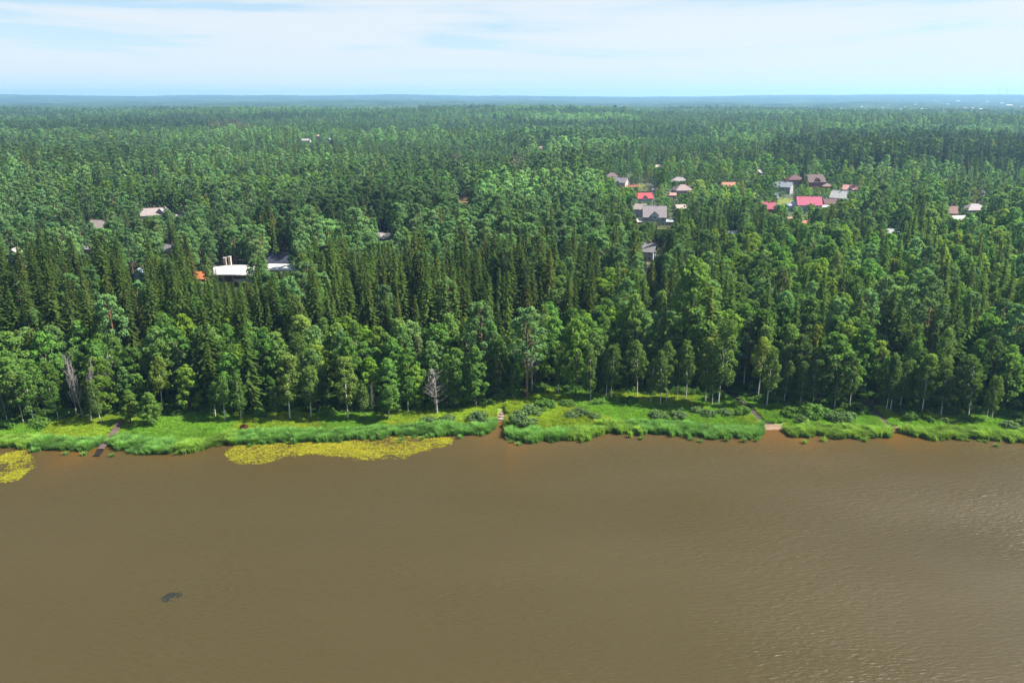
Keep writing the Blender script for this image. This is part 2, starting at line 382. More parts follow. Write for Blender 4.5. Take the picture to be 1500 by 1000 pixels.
# ------------------------------------------------------------------ buildings
GLASS = plain((0.025, 0.03, 0.04), 0.15, 0.1)
WHITE = plain((0.50, 0.49, 0.47), 0.7, 0.06)
VIS = []      # what the photograph shows of each building: pixel box and distance
FOOT = []
def slab_roof(P, th):
    """thick slabs from top-surface polygons"""
    mb = MB()
    for poly in P:
        k = len(poly); V = [tuple(p) for p in poly] + [(p[0], p[1], p[2] - th) for p in poly]
        F = [tuple(range(k)), tuple(range(2 * k - 1, k - 1, -1))] + [(i, i + k, (i + 1) % k + k, (i + 1) % k) for i in range(k)]
        mb.add(V, F)
    return mb
WIN_FRAME = None; WIN_PANE = None
def window(parent, x, y, z, face, w=1.1, h=1.3):
    global WIN_FRAME, WIN_PANE
    if WIN_FRAME is None:
        mb = MB(); a, b, t = 0.5, 0.5, 0.07
        mb.box(-a, -0.06, -b, -a + t, 0.03, b); mb.box(a - t, -0.06, -b, a, 0.03, b); mb.box(-a + t, -0.06, -b, a - t, 0.03, -b + t); mb.box(-a + t, -0.06, b - t, a - t, 0.03, b); mb.box(-0.025, -0.05, -b + t, 0.025, 0.02, b - t)
        WIN_FRAME = mb.mesh('window_frame', [WHITE]); WIN_PANE = MB().box(-a + t, -0.025, -b + t, a - t, 0.01, b - t).mesh('window_pane', [GLASS])
    rz = {'f': 0, 'r': pi / 2, 'l': -pi / 2, 'b': pi}[face]
    o = link('window', WIN_FRAME, parent, (x, y, z), rz, (w, 1, h)); link('pane', WIN_PANE, o)
def house(px, py, w, dp, eave, rise, roof, wall, label, rotz=0, kind='gx', vis=None, name='house', chimney=True, windows=True, over=0.5, group=None, cat='house', roofm=0.5, gablecol=None, dormer=None, lift=0.0):
    """px,py: where the front foot of the house meets the ground in the photograph"""
    x, y, z = ground_at(px, py)
    y += dp * 0.5
    z = float(zg(x, y)) - 0.15
    e = link(name, None, None, (x, y, z), radians(rotz)); tag(e, label, cat, group)
    a, b = w / 2, dp / 2
    wm = plain([c * 0.66 for c in wall], 0.85, 0.14, 0.8); rm = plain([c * 0.62 for c in roof], 0.75, 0.2, 1.2)
    E = eave
    g = MB()
    if kind == 'gx':
        V = [(-a, -b, 0), (a, -b, 0), (a, b, 0), (-a, b, 0), (-a, -b, E), (a, -b, E), (a, b, E), (-a, b, E), (-a, 0, E + rise), (a, 0, E + rise)]
        g.add(V, [(0, 1, 5, 4), (2, 3, 7, 6), (1, 2, 6, 9, 5), (3, 0, 4, 8, 7), (3, 2, 1, 0), (4, 5, 9, 8), (6, 7, 8, 9)])
        k = rise / b; ov = over
        top = E + rise + 0.18
        P = [[(-a - ov, -b - ov, top - (b + ov) * k), (a + ov, -b - ov, top - (b + ov) * k), (a + ov, 0, top), (-a - ov, 0, top)],
             [(a + ov, b + ov, top - (b + ov) * k), (-a - ov, b + ov, top - (b + ov) * k), (-a - ov, 0.001, top), (a + ov, 0.001, top)]]
    elif kind == 'gy':
        V = [(-a, -b, 0), (a, -b, 0), (a, b, 0), (-a, b, 0), (-a, -b, E), (a, -b, E), (a, b, E), (-a, b, E), (0, -b, E + rise), (0, b, E + rise)]
        g.add(V, [(0, 1, 5, 8, 4), (2, 3, 7, 9, 6), (1, 2, 6, 5), (3, 0, 4, 7), (3, 2, 1, 0), (5, 6, 9, 8), (7, 4, 8, 9)])
        k = rise / a; ov = over; top = E + rise + 0.18
        P = [[(a + ov, -b - ov, top - (a + ov) * k), (a + ov, b + ov, top - (a + ov) * k), (0, b + ov, top), (0, -b - ov, top)],
             [(-a - ov, b + ov, top - (a + ov) * k), (-a - ov, -b - ov, top - (a + ov) * k), (-0.001, -b - ov, top), (-0.001, b + ov, top)]]
    elif kind == 'hip':
        g.box(-a, -b, 0, a, b, E)
        ov = over; top = E + rise; q = max(0.3, a - b) ; lo = E - 0.02
        A, B = a + ov, b + ov
        P = [[(-A, -B, lo), (A, -B, lo), (q, 0, top), (-q, 0, top)], [(A, B, lo), (-A, B, lo), (-q, 0, top), (q, 0, top)],
             [(A, -B, lo), (A, B, lo), (q, 0, top)], [(-A, B, lo), (-A, -B, lo), (-q, 0, top)]]
    else:  # flat or lean-to
        g.box(-a, -b, 0, a, b, E)
        ov = over
        P = [[(-a - ov, -b - ov, E + 0.3), (a + ov, -b - ov, E + 0.3), (a + ov, b + ov, E + 0.3 + rise), (-a - ov, b + ov, E + 0.3 + rise)]]
    link('wall', g.mesh('wall', [wm]), e)
    rf = link('roof', slab_roof(P, 0.18).mesh('roof', [rm]), e)
    if kind in ('gx', 'gy'):
        rb = MB()
        if kind == 'gx': rb.box(-a - over, -0.16, top - 0.05, a + over, 0.16, top + 0.07)
        else: rb.box(-0.16, -b - over, top - 0.05, 0.16, b + over, top + 0.07)
        link('ridge_cap', rb.mesh('ridge_cap', [rm]), rf)
    if chimney:
        cx = a * 0.35
        zb = E + rise * 0.35
        link('chimney', MB().box(cx - 0.35, -0.1, zb, cx + 0.35, 0.6, E + rise + 1.1).box(cx - 0.45, -0.2, E + rise + 1.1, cx + 0.45, 0.7, E + rise + 1.3).mesh('chimney', [plain((0.30, 0.15, 0.11), 0.9)]), rf)
    if windows:
        fl = [1.6] + ([4.4] if E > 5 else [])
        for zf in fl:
            n = max(2, int(w / 3.2))
            for i in range(n): window(e, -a + w * (i + 0.5) / n, -b, zf, 'f')
            for s, fc in ((a, 'r'), (-a, 'l')):
                for yy in (-b * 0.45, b * 0.45): window(e, s, yy, zf, fc)
        if kind == 'gy': window(e, 0, -b, E + rise * 0.35, 'f')
        if kind == 'gx':
            window(e, a, 0, E + rise * 0.35, 'r'); window(e, -a, 0, E + rise * 0.35, 'l')
        dr = link('door', MB().box(-0.5, -b - 0.07, 0.15, 0.5, -b + 0.02, 2.2).mesh('door', [plain((0.16, 0.09, 0.05), 0.6)]), e)
        link('handle', MB().box(0.34, -b - 0.13, 1.1, 0.42, -b - 0.07, 1.2).mesh('handle', [plain((0.5, 0.5, 0.5), 0.3, metal=1.0)]), dr)
    if dormer:
        dw_, dh, dcol = dormer
        q = MB(); q.box(-dw_ / 2, -b - 0.12, E - 1.6, dw_ / 2, -b * 0.35, E + dh * 0.45)
        dm = link('gable_bay', q.mesh('gable_bay', [plain(dcol, 0.8, 0.08)]), e)
        k2 = (dh * 0.75) / (dw_ / 2); tz = E + dh * 0.45 + dh * 0.75; A = dw_ / 2 + 0.35
        PP = [[(A, -b - 0.55, tz - A * k2), (A, 0, tz - A * k2), (0, 0, tz), (0, -b - 0.55, tz)], [(-A, 0, tz - A * k2), (-A, -b - 0.55, tz - A * k2), (-0.001, -b - 0.55, tz), (-0.001, 0, tz)]]
        V = [(-dw_ / 2, -b - 0.1, E + dh * 0.45), (dw_ / 2, -b - 0.1, E + dh * 0.45), (0, -b - 0.1, tz - 0.2), (-dw_ / 2, -b * .35, E + dh * 0.45), (dw_ / 2, -b * .35, E + dh * 0.45), (0, -b * .35, tz - 0.2)]
        link('gable', MB().add(V, [(0, 1, 2), (5, 4, 3), (0, 2, 5, 3), (1, 4, 5, 2)]).mesh('gable', [plain(dcol, 0.8, 0.08)]), dm)
        link('gable_roof', slab_roof(PP, 0.15).mesh('gable_roof', [plain((0.10, 0.07, 0.06), 0.6)]), dm)
        window(dm, 0, -b - 0.12, E - 0.2, 'f', 1.2, 1.4)
    FOOT.append((x, y, max(w, dp) * 0.62 + 1.5))
    if vis: VIS.append((*vis, y - dp * 0.5))
    return e
GREY = (0.30, 0.29, 0.30); MAROON = (0.13, 0.055, 0.06); PINK = (0.52, 0.11, 0.19); BRICK = (0.36, 0.15, 0.09); CREAM = (0.62, 0.50, 0.36); WHT = (0.74, 0.74, 0.74)
# left cluster of the village
house(897, 268, 14, 11, 5.2, 4.2, (0.20, 0.13, 0.15), (0.40, 0.34, 0.30), 'brown hip-roofed house uphill of the pale house with white skylights', 0, 'hip', (887, 247, 909, 258))
house(909, 275, 14, 11, 4.8, 4.0, (0.27, 0.26, 0.29), (0.55, 0.47, 0.42), 'grey-roofed house with white skylights beside the brick fence', -28, 'gx', (899, 255, 922, 272), dormer=(2.4, 1.6, WHT))
house(943, 300, 13, 10, 5.0, 3.6, (0.48, 0.06, 0.08), (0.55, 0.60, 0.66), 'pale blue-walled house with a bright red roof', 12, 'gx', (931, 279, 956, 294), dormer=(3.2, 1.8, (0.6, 0.65, 0.7)))
house(937, 318, 10, 11, 5.6, 3.2, (0.33, 0.28, 0.26), (0.52, 0.49, 0.47), 'tan-roofed house close against the large grey gabled house', -16, 'gx', (930, 293, 949, 314))
house(960, 331, 14.5, 12, 6.0, 6.4, (0.33, 0.29, 0.31), (0.52, 0.51, 0.52), 'large house with steep grey roof and small dark-trimmed front gable', -6, 'gx', (948, 292, 973, 324), dormer=(5.0, 2.8, (0.60, 0.60, 0.62)))
house(938, 331, 6, 6, 3.0, 1.6, (0.72, 0.68, 0.60), (0.50, 0.14, 0.11), 'small red shed with a white roof below the grey houses', 10, 'gx', (933, 313, 944, 327), name='shed', cat='shed', chimney=False, windows=False)
house(977, 331, 9, 5, 2.6, 0.8, (0.42, 0.47, 0.53), (0.38, 0.36, 0.33), 'low carport with flat blue-grey roof beside the steep grey house', 0, 'flat', (969, 320, 985, 328), name='carport', cat='carport', chimney=False, windows=False)
house(1001, 287, 15, 11, 4.6, 4.4, (0.33, 0.24, 0.25), (0.52, 0.33, 0.30), 'house with mauve-brown hip roof and a pink side wing', 10, 'hip', (986, 268, 1016, 283))
house(983, 292, 8, 6, 3.4, 1.6, (0.50, 0.28, 0.24), (0.60, 0.38, 0.33), 'low pink annex in front of the mauve hip-roofed house', 0, 'gx', (976, 281, 992, 288), name='annex', chimney=False)
house(996, 272, 15, 10, 4.0, 3.6, (0.34, 0.31, 0.33), (0.42, 0.42, 0.44), 'grey-roofed house half hidden behind the mauve hip-roofed house', -4, 'hip', (985, 255, 1008, 264))
house(997, 311, 8, 7, 2.8, 2.4, (0.45, 0.36, 0.32), (0.45, 0.40, 0.35), 'small cottage with tan roof among garden trees', 15, 'gx', (990, 298, 1004, 304), windows=True, chimney=False)
house(966, 249, 9, 7, 3.2, 2.2, (0.52, 0.46, 0.38), (0.62, 0.55, 0.42), 'cream cottage by the dark spruce hedge', 0, 'gx', (960, 239, 972, 244), chimney=False)
house(950, 383, 7.5, 9, 5.2, 3.8, (0.30, 0.28, 0.29), (0.55, 0.55, 0.56), 'grey metal-roofed cottage in a gap in the forest', -20, 'gx', (938, 355, 961, 378))
house(959, 282, 4.5, 4, 2.6, 1.4, (0.5, 0.36, 0.3), (0.62, 0.5, 0.42), 'tiny pale garden hut by the yellow lawn', 0, 'gx', (954, 272, 962, 279), name='hut', cat='hut', chimney=False, windows=False)
# right cluster
house(1149, 284, 15, 11, 6.0, 3.8, (0.32, 0.34, 0.40), (0.44, 0.42, 0.42), 'grey-roofed house with cream gable end facing the brick houses', -32, 'gx', (1136, 259, 1171, 279))
house(1166, 275, 15, 12, 7.2, 4.0, MAROON, (0.42, 0.20, 0.13), 'two-storey brick house with maroon hip roof', 0, 'hip', (1152, 251, 1180, 270))
house(1194, 278, 17, 13, 7.0, 6.0, (0.10, 0.05, 0.055), (0.24, 0.10, 0.08), 'dark brown brick house with steep complex roof', 14, 'gx', (1180, 251, 1212, 274), dormer=(5.5, 3.0, (0.30, 0.13, 0.09)))
house(1213, 279, 8, 7, 3.6, 2.4, (0.30, 0.20, 0.18), (0.52, 0.20, 0.10), 'orange brick annex beside the dark brown brick house', -15, 'hip', (1206, 263, 1221, 275), name='annex', chimney=False)
house(1246, 287, 12, 10, 5.4, 3.4, (0.50, 0.24, 0.22), (0.70, 0.71, 0.74), 'white house with faded red roof at the spruce edge', -12, 'gx', (1237, 264, 1258, 280), dormer=(3.0, 1.8, WHT))
house(1232, 298, 11, 10, 4.6, 5.0, (0.80, 0.78, 0.74), (0.55, 0.58, 0.63), 'house with gleaming white steep roof', -38, 'gx', (1219, 275, 1244, 291), over=0.6)
house(1217, 305, 10, 8, 3.4, 3.2, MAROON, (0.30, 0.14, 0.13), 'low outbuilding with dark maroon roof beside the white-roofed house', 4, 'gx', (1208, 287, 1226, 298), name='outbuilding', cat='outbuilding', chimney=False)
house(1187, 310, 17, 12, 4.8, 5.4, PINK, (0.52, 0.55, 0.58), 'house with large magenta-pink roof', -6, 'gx', (1169, 281, 1203, 297))
house(1164, 309, 8, 8, 4.0, 2.8, (0.66, 0.68, 0.74), (0.60, 0.66, 0.72), 'white annex at the end of the magenta-roofed house', -8, 'hip', (1158, 288, 1173, 302), name='annex', chimney=False)
house(1205, 309, 11, 6, 2.6, 0.9, (0.55, 0.56, 0.58), (0.45, 0.45, 0.45), 'pale flat-roofed garage beside the magenta-roofed house', -24, 'flat', (1196, 293, 1212, 303), name='garage', cat='garage', chimney=False, windows=False)
house(1127, 318, 9, 9, 6.0, 4.0, (0.62, 0.15, 0.22), (0.46, 0.07, 0.10), 'narrow crimson house with pink roof among the trees', -20, 'gx', (1119, 290, 1134, 311))
house(1140, 291, 5, 5, 3.0, 2.0, (0.52, 0.55, 0.60), (0.55, 0.58, 0.62), 'small pale blue garden shed', 20, 'gy', (1136, 280, 1144, 289), name='shed', cat='shed', chimney=False, windows=False)
house(1180, 334, 7, 6, 2.8, 1.6, (0.50, 0.17, 0.12), (0.42, 0.34, 0.27), 'low shed with orange-red roof among birches', 0, 'gx', (1174, 321, 1187, 327), name='shed', cat='shed', chimney=False, windows=False)
house(1158, 328, 5, 5, 2.6, 1.8, (0.48, 0.30, 0.24), (0.40, 0.32, 0.27), 'tiny hut with rusty tan roof', 0, 'gx', (1153, 314, 1163, 319), name='hut', cat='hut', chimney=False, windows=False)
house(1074, 350, 9, 6, 2.6, 1.6, (0.68, 0.72, 0.74), (0.55, 0.58, 0.58), 'low shed with white roof deep in the trees', 10, 'gx', (1066, 333, 1082, 341), name='shed', cat='shed', chimney=False, windows=False)
house(1304, 352, 13, 8, 3.4, 3.0, (0.40, 0.45, 0.44), (0.42, 0.42, 0.40), 'long grey-green metal roof showing above the tree crowns', -5, 'gx', (1292, 331, 1318, 341), chimney=False)
house(1068, 279, 14, 9, 3.6, 3.2, (0.50, 0.20, 0.13), (0.46, 0.36, 0.28), 'house with orange-red roof standing alone between the clusters', 5, 'gx', (1057, 263, 1079, 270))
house(1392, 325, 10, 10, 6.0, 4.2, (0.34, 0.20, 0.18), (0.33, 0.12, 0.11), 'red-brown house with steep roof beside a pale willow', -18, 'gx', (1382, 295, 1401, 317))
house(1431, 319, 16, 11, 5.4, 3.8, (0.34, 0.31, 0.33), (0.64, 0.60, 0.56), 'grey hip-roofed house with white walls near the dark spruces', 6, 'hip', (1417, 296, 1445, 311))
house(1407, 327, 10, 7, 2.6, 2.0, (0.62, 0.62, 0.60), (0.55, 0.52, 0.48), 'white low-roofed outbuilding in front of the red-brown house', 8, 'gx', (1394, 313, 1418, 320), name='outbuilding', cat='outbuilding', chimney=False, windows=False)
house(1439, 334, 4, 4, 2.4, 1.4, (0.72, 0.72, 0.72), (0.6, 0.6, 0.6), 'tiny white hut below the white-walled house', 0, 'gx', (1435, 323, 1443, 329), name='hut', cat='hut', chimney=False, windows=False)
house(1112, 258, 9, 7, 3.2, 3.0, (0.45, 0.40, 0.40), (0.45, 0.42, 0.40), 'cottage with pale gable above the hedge of broadleaf trees', 60, 'gx', (1108, 249, 1118, 256), chimney=False)
# lakeside villas behind the spruce belt, on the other side
house(146, 345, 15, 10, 4.6, 4.0, (0.34, 0.29, 0.27), (0.42, 0.36, 0.30), 'grey-brown roofed villa among tall pines with bare trunks', -14, 'gx', (134, 322, 158, 333))
house(219, 326, 13, 9, 5.0, 4.0, (0.36, 0.30, 0.30), (0.45, 0.38, 0.36), 'villa with mauve-grey steep roof in the pines', 24, 'gx', (210, 304, 224, 315))
house(236, 325, 9, 9, 4.6, 4.2, (0.30, 0.28, 0.31), (0.42, 0.38, 0.36), 'smaller grey-gabled villa next to the mauve-roofed one', 0, 'gy', (228, 302, 242, 314))
house(263, 328, 14, 9, 3.4, 2.2, (0.45, 0.40, 0.37), (0.45, 0.40, 0.36), 'long low pale-roofed villa in the pines', -6, 'gx', (255, 308, 273, 316))
house(19, 395, 7, 8, 7.0, 3.0, (0.50, 0.46, 0.42), (0.66, 0.60, 0.54), 'tall narrow white villa between spruce tops', 15, 'gy', (13, 360, 26, 384))
house(245, 380, 10, 8, 4.4, 3.0, (0.22, 0.20, 0.24), (0.45, 0.38, 0.34), 'dark-roofed cottage behind pine trunks', -10, 'gx', (239, 355, 254, 371))
house(562, 360, 11, 8, 4.2, 2.6, (0.40, 0.37, 0.36), (0.42, 0.37, 0.34), 'grey-roofed cottage behind the spruces under pines', -8, 'gx', (551, 340, 572, 352))
house(204, 424, 5, 7, 7.0, 2.2, (0.34, 0.42, 0.56), (0.46, 0.54, 0.66), 'narrow pale blue house wall between spruces', 8, 'gy', (199, 395, 209, 411))
house(292, 423, 6, 7, 4.8, 2.4, (0.55, 0.17, 0.07), (0.62, 0.24, 0.11), 'small orange house beside the white pavilion', 0, 'gx', (288, 398, 300, 411), chimney=False)
house(125, 376, 9, 8, 4.2, 2.4, (0.26, 0.27, 0.27), (0.40, 0.36, 0.32), 'low dark grey cottage under tall pines', 4, 'gx', (122, 357, 134, 370), chimney=False)
house(446, 212, 20, 13, 7, 2.5, (0.42, 0.38, 0.36), (0.70, 0.68, 0.64), 'distant white villa in the pine forest', 0, 'gx', (439, 201, 458, 208), chimney=False)
house(467, 212, 9, 9, 14, 3, (0.42, 0.30, 0.26), (0.52, 0.33, 0.25), 'distant narrow brick tower house in the pine forest', 0, 'hip', (464, 197, 471, 208), chimney=False)
house(482, 214, 9, 9, 9, 3, (0.50, 0.44, 0.40), (0.66, 0.60, 0.56), 'distant pale narrow villa beside the brick tower house', 0, 'gy', (479, 203, 485, 211), chimney=False)
house(793, 225, 13, 10, 6, 4, (0.42, 0.28, 0.20), (0.62, 0.50, 0.34), 'lone tan house in a clearing of the far forest', 10, 'gx', (788, 216, 798, 221), chimney=False)

# white pavilion with a sweeping roof, terrace and pillars
def pavilion():
    x, y, z = ground_at(352, 417)
    e = link('pavilion', None, None, (x, y, z - 0.1)); tag(e, 'white modern pavilion with sweeping white roof behind the spruces', 'building')
    wm = plain((0.44, 0.43, 0.42), 0.7, 0.1); stone = plain((0.30, 0.26, 0.24), 0.8); ter = plain((0.32, 0.17, 0.09), 0.85)
    # roof: bowed slab
    n = 14; xs_ = np.linspace(-13.5, 9.5, n); top = []
    for i, q in enumerate(xs_):
        t = i / (n - 1); zc = 5.3 + 1.8 * sin(pi * (0.15 + 0.7 * t)); fr = -3.0 - 3.2 * sin(pi * t)
        top.append([(q, fr, zc - 0.9), (q, 6.2, zc + 0.9)])
    V = [p for tp in top for p in tp] + [(p[0], p[1], p[2] - 0.4) for tp in top for p in tp]; q0 = 2 * n
    F = [(2 * i, 2 * i + 2, 2 * i + 3, 2 * i + 1) for i in range(n - 1)] + [(q0 + 2 * i + 1, q0 + 2 * i + 3, q0 + 2 * i + 2, q0 + 2 * i) for i in range(n - 1)]
    F += [(2 * i, q0 + 2 * i, q0 + 2 * i + 2, 2 * i + 2) for i in range(n - 1)] + [(2 * i + 3, q0 + 2 * i + 3, q0 + 2 * i + 1, 2 * i + 1) for i in range(n - 1)]
    F += [(0, 1, q0 + 1, q0), (2 * n - 2, q0 + 2 * n - 2, q0 + 2 * n - 1, 2 * n - 1)]
    link('roof', MB().add(V, F).mesh('roof', [wm]), e)
    link('wall', MB().box(-8, 2.5, 0, 7.5, 5.8, 5.6).mesh('wall', [stone]), e)
    for q in (-6, -2.5, 1, 4.5): window(e, q, 2.5, 2.2, 'f', 2.4, 2.6)
    for q in (-6.5, -2.2, 2.2, 6.2):
        link('column', MB().tube([(q, -2.2, 0), (q, -2.2, 5.0)], 0.28, 8).mesh('column', [wm]), e)
    link('balcony', MB().box(-1.5, -3.4, 2.3, 6.8, 2.45, 2.6).box(-1.5, -3.4, 2.6, 6.8, -3.25, 3.5).mesh('balcony', [wm]), e)
    link('terrace', MB().box(-9.5, 6.4, 0, 0.5, 13.0, 5.9).mesh('terrace', [ter]), e)
    tw = link('gate_pillar', MB().box(-10.2, 9.5, 0, -8.9, 11, 10.4).box(-10.35, 9.35, 10.4, -8.75, 11.15, 10.7).mesh('gate_pillar', [plain((0.36, 0.32, 0.29), 0.8)]), e)
    link('gate_pillar', MB().box(-8.2, 10.5, 0, -7.1, 12, 10.7).box(-8.35, 10.35, 10.7, -6.95, 12.15, 11).mesh('gate_pillar', [plain((0.36, 0.33, 0.31), 0.8)]), e)
    VIS.append((313, 372, 376, 411, y)); VIS.append((322, 360, 334, 384, y)); FOOT.append((x - 1, y + 4, 12))
pavilion()
house(415, 411, 17, 8, 5.0, 0.8, (0.70, 0.70, 0.68), (0.55, 0.53, 0.50), 'white flat-roofed wing beside the sweeping-roofed pavilion', -4, 'flat', (386, 376, 440, 396), name='pavilion_wing', cat='building', chimney=False, over=1.2)
house(408, 398, 11, 8, 4.4, 3.6, (0.075, 0.085, 0.14), (0.44, 0.46, 0.52), 'villa with dark blue roof above the white flat-roofed wing', -24, 'gx', (385, 362, 418, 378))

# brick fence, utility pole
def brick_fence():
    x0, y0, _ = ground_at(909, 275.5); x1, y1, _ = ground_at(936, 273.5)
    cx, cy = (x0 + x1) / 2, (y0 + y1) / 2; L = math.hypot(x1 - x0, y1 - y0)
    e = link('brick_fence', None, None, (cx, cy, float(zg(cx, cy)) - 0.2), math.atan2(y1 - y0, x1 - x0))
    tag(e, 'long red brick garden fence with pillars beside the yellow lawn', 'fence')
    n = 7; bm_ = plain((0.46, 0.20, 0.14), 0.9, 0.2)
    pil = MB().box(-0.3, -0.3, 0, 0.3, 0.3, 2.6).box(-0.38, -0.38, 2.6, 0.38, 0.38, 2.75).mesh('pillar', [bm_])
    pan = MB().box(-L / n / 2 + 0.3, -0.12, 0, L / n / 2 - 0.3, 0.12, 2.1).mesh('panel', [bm_])
    for i in range(n + 1): link('pillar', pil, e, (-L / 2 + L * i / n, 0, 0))
    for i in range(n): link('panel', pan, e, (-L / 2 + L * (i + 0.5) / n, 0, 0))
    VIS.append((911, 267, 936, 273, cy))
brick_fence()
def pole(px, py, h):
    x, y, z = ground_at(px, py)
    e = link('utility_pole', None, None, (x, y, z - 0.3)); tag(e, 'wooden utility pole with crossarm near the spruce hedge', 'utility pole')
    pm = plain((0.30, 0.27, 0.24), 0.9)
    link('post', MB().tube([(0, 0, 0), (0, 0, h)], [0.2, 0.13], 7).mesh('post', [pm]), e)
    link('crossarm', MB().box(-1.1, -0.08, h - 0.9, 1.1, 0.08, h - 0.74).mesh('crossarm', [pm]), e)
    for q in (-0.95, 0, 0.95): link('insulator', MB().tube([(q, 0, h - 0.74), (q, 0, h - 0.5)], [0.07, 0.05], 6).mesh('insulator', [WHITE]), e)
    VIS.append((px - 2, py - 9, px + 2, py - 1, y))
pole(925.5, 258, 10)

# far settlement and masts
FARV = [(1403, 149, 34, 14, 9), (1370, 149, 30, 12, 8), (1467, 153, 40, 14, 9), (1478, 156, 44, 14, 9), (1319, 162, 12, 9, 7), (1326, 158.5, 14, 9, 7), (1351, 162, 14, 9, 8), (1413, 161, 14, 10, 8),
        (1424, 161, 14, 10, 8), (1436, 162, 14, 10, 8), (1292, 160, 12, 9, 7), (1301, 155, 18, 10, 8), (1262, 158, 12, 9, 7), (1340, 155, 20, 11, 8), (1388, 154, 20, 11, 8), (1446, 150, 24, 12, 8),
        (1495, 158, 16, 10, 8), (1253, 164, 11, 8, 7), (1232, 161, 12, 8, 7), (1459, 165, 11, 8, 7), (700, 157.5, 14, 9, 8), (1381, 165, 11, 8, 7), (1310, 167, 10, 8, 7)]
fw = [plain(c, 0.7, 0.05) for c in ((0.34, 0.33, 0.32), (0.20, 0.19, 0.18), (0.16, 0.16, 0.18))]
FAR_FOOT = []
for i, (px, py, w, dp, h) in enumerate(FARV):
    far_b = w > 25
    x, y, z = far_at(px, py, 9.0)
    base = z - 2
    top = h + 9
    mb = MB()
    a, b = w / 2, dp / 2
    V = [(-a, -b, 0), (a, -b, 0), (a, b, 0), (-a, b, 0), (-a, -b, top), (a, -b, top), (a, b, top), (-a, b, top), (-a, 0, top + b * 0.7), (a, 0, top + b * 0.7)]
    mb.add(V, [(0, 1, 5, 4), (2, 3, 7, 6), (1, 2, 6, 9, 5), (3, 0, 4, 8, 7), (4, 5, 9, 8), (6, 7, 8, 9)])
    o = link('distant_house' if not far_b else 'distant_hall', mb.mesh('distant_house', [fw[i % 3]]), None, (x, y, base), 0.5 * (RNG.random() - 0.3))
    if px == 700: tag(o, 'lone white house far off at the edge of the blue forest', 'house')
    elif far_b: tag(o, 'long white hall in the hazy settlement below the horizon', 'building', 'far white halls')
    else: tag(o, 'tiny white house in the hazy settlement below the horizon', 'house', 'far settlement houses')
    FAR_FOOT.append((x, y, w, math.hypot(x, y)))
    VIS.append((px - w * 0.5 * FPX / y, py - 4, px + w * 0.5 * FPX / y, py + 0.6, y))
for px in (1462.5, 1473.5):
    x, y, z = far_at(px, 139.5, 14)
    e = link('lattice_mast', None, None, (x, y, z - 1)); tag(e, 'thin lattice mast on the hazy skyline', 'mast', 'masts on the skyline')
    mm = plain((0.35, 0.36, 0.38), 0.6)
    H = 100
    for sx in (-1, 1):
        for sy in (-1, 1): link('leg', MB().tube([(4 * sx, 4 * sy, 0), (0.5 * sx, 0.5 * sy, H)], 0.55, 4).mesh('leg', [mm]), e)
    br = MB()
    for k in range(10):
        q0 = 4 - 3.5 * k / 10; q1 = 4 - 3.5 * (k + 1) / 10; z0 = H * k / 10; z1 = H * (k + 1) / 10
        for sy in (-1, 1):
            br.tube([(-q0, sy * q0, z0), (q1, sy * q1, z1)], 0.3, 3); br.tube([(sy * q0, -q0, z0), (sy * q1, q1, z1)], 0.3, 3)
    link('bracing', br.mesh('bracing', [mm]), e)
    for q in (0.72, 0.84, 0.95): link('crossarm', MB().box(-8, -0.5, H * q - 0.5, 8, 0.5, H * q + 0.5).mesh('crossarm', [mm]), e)

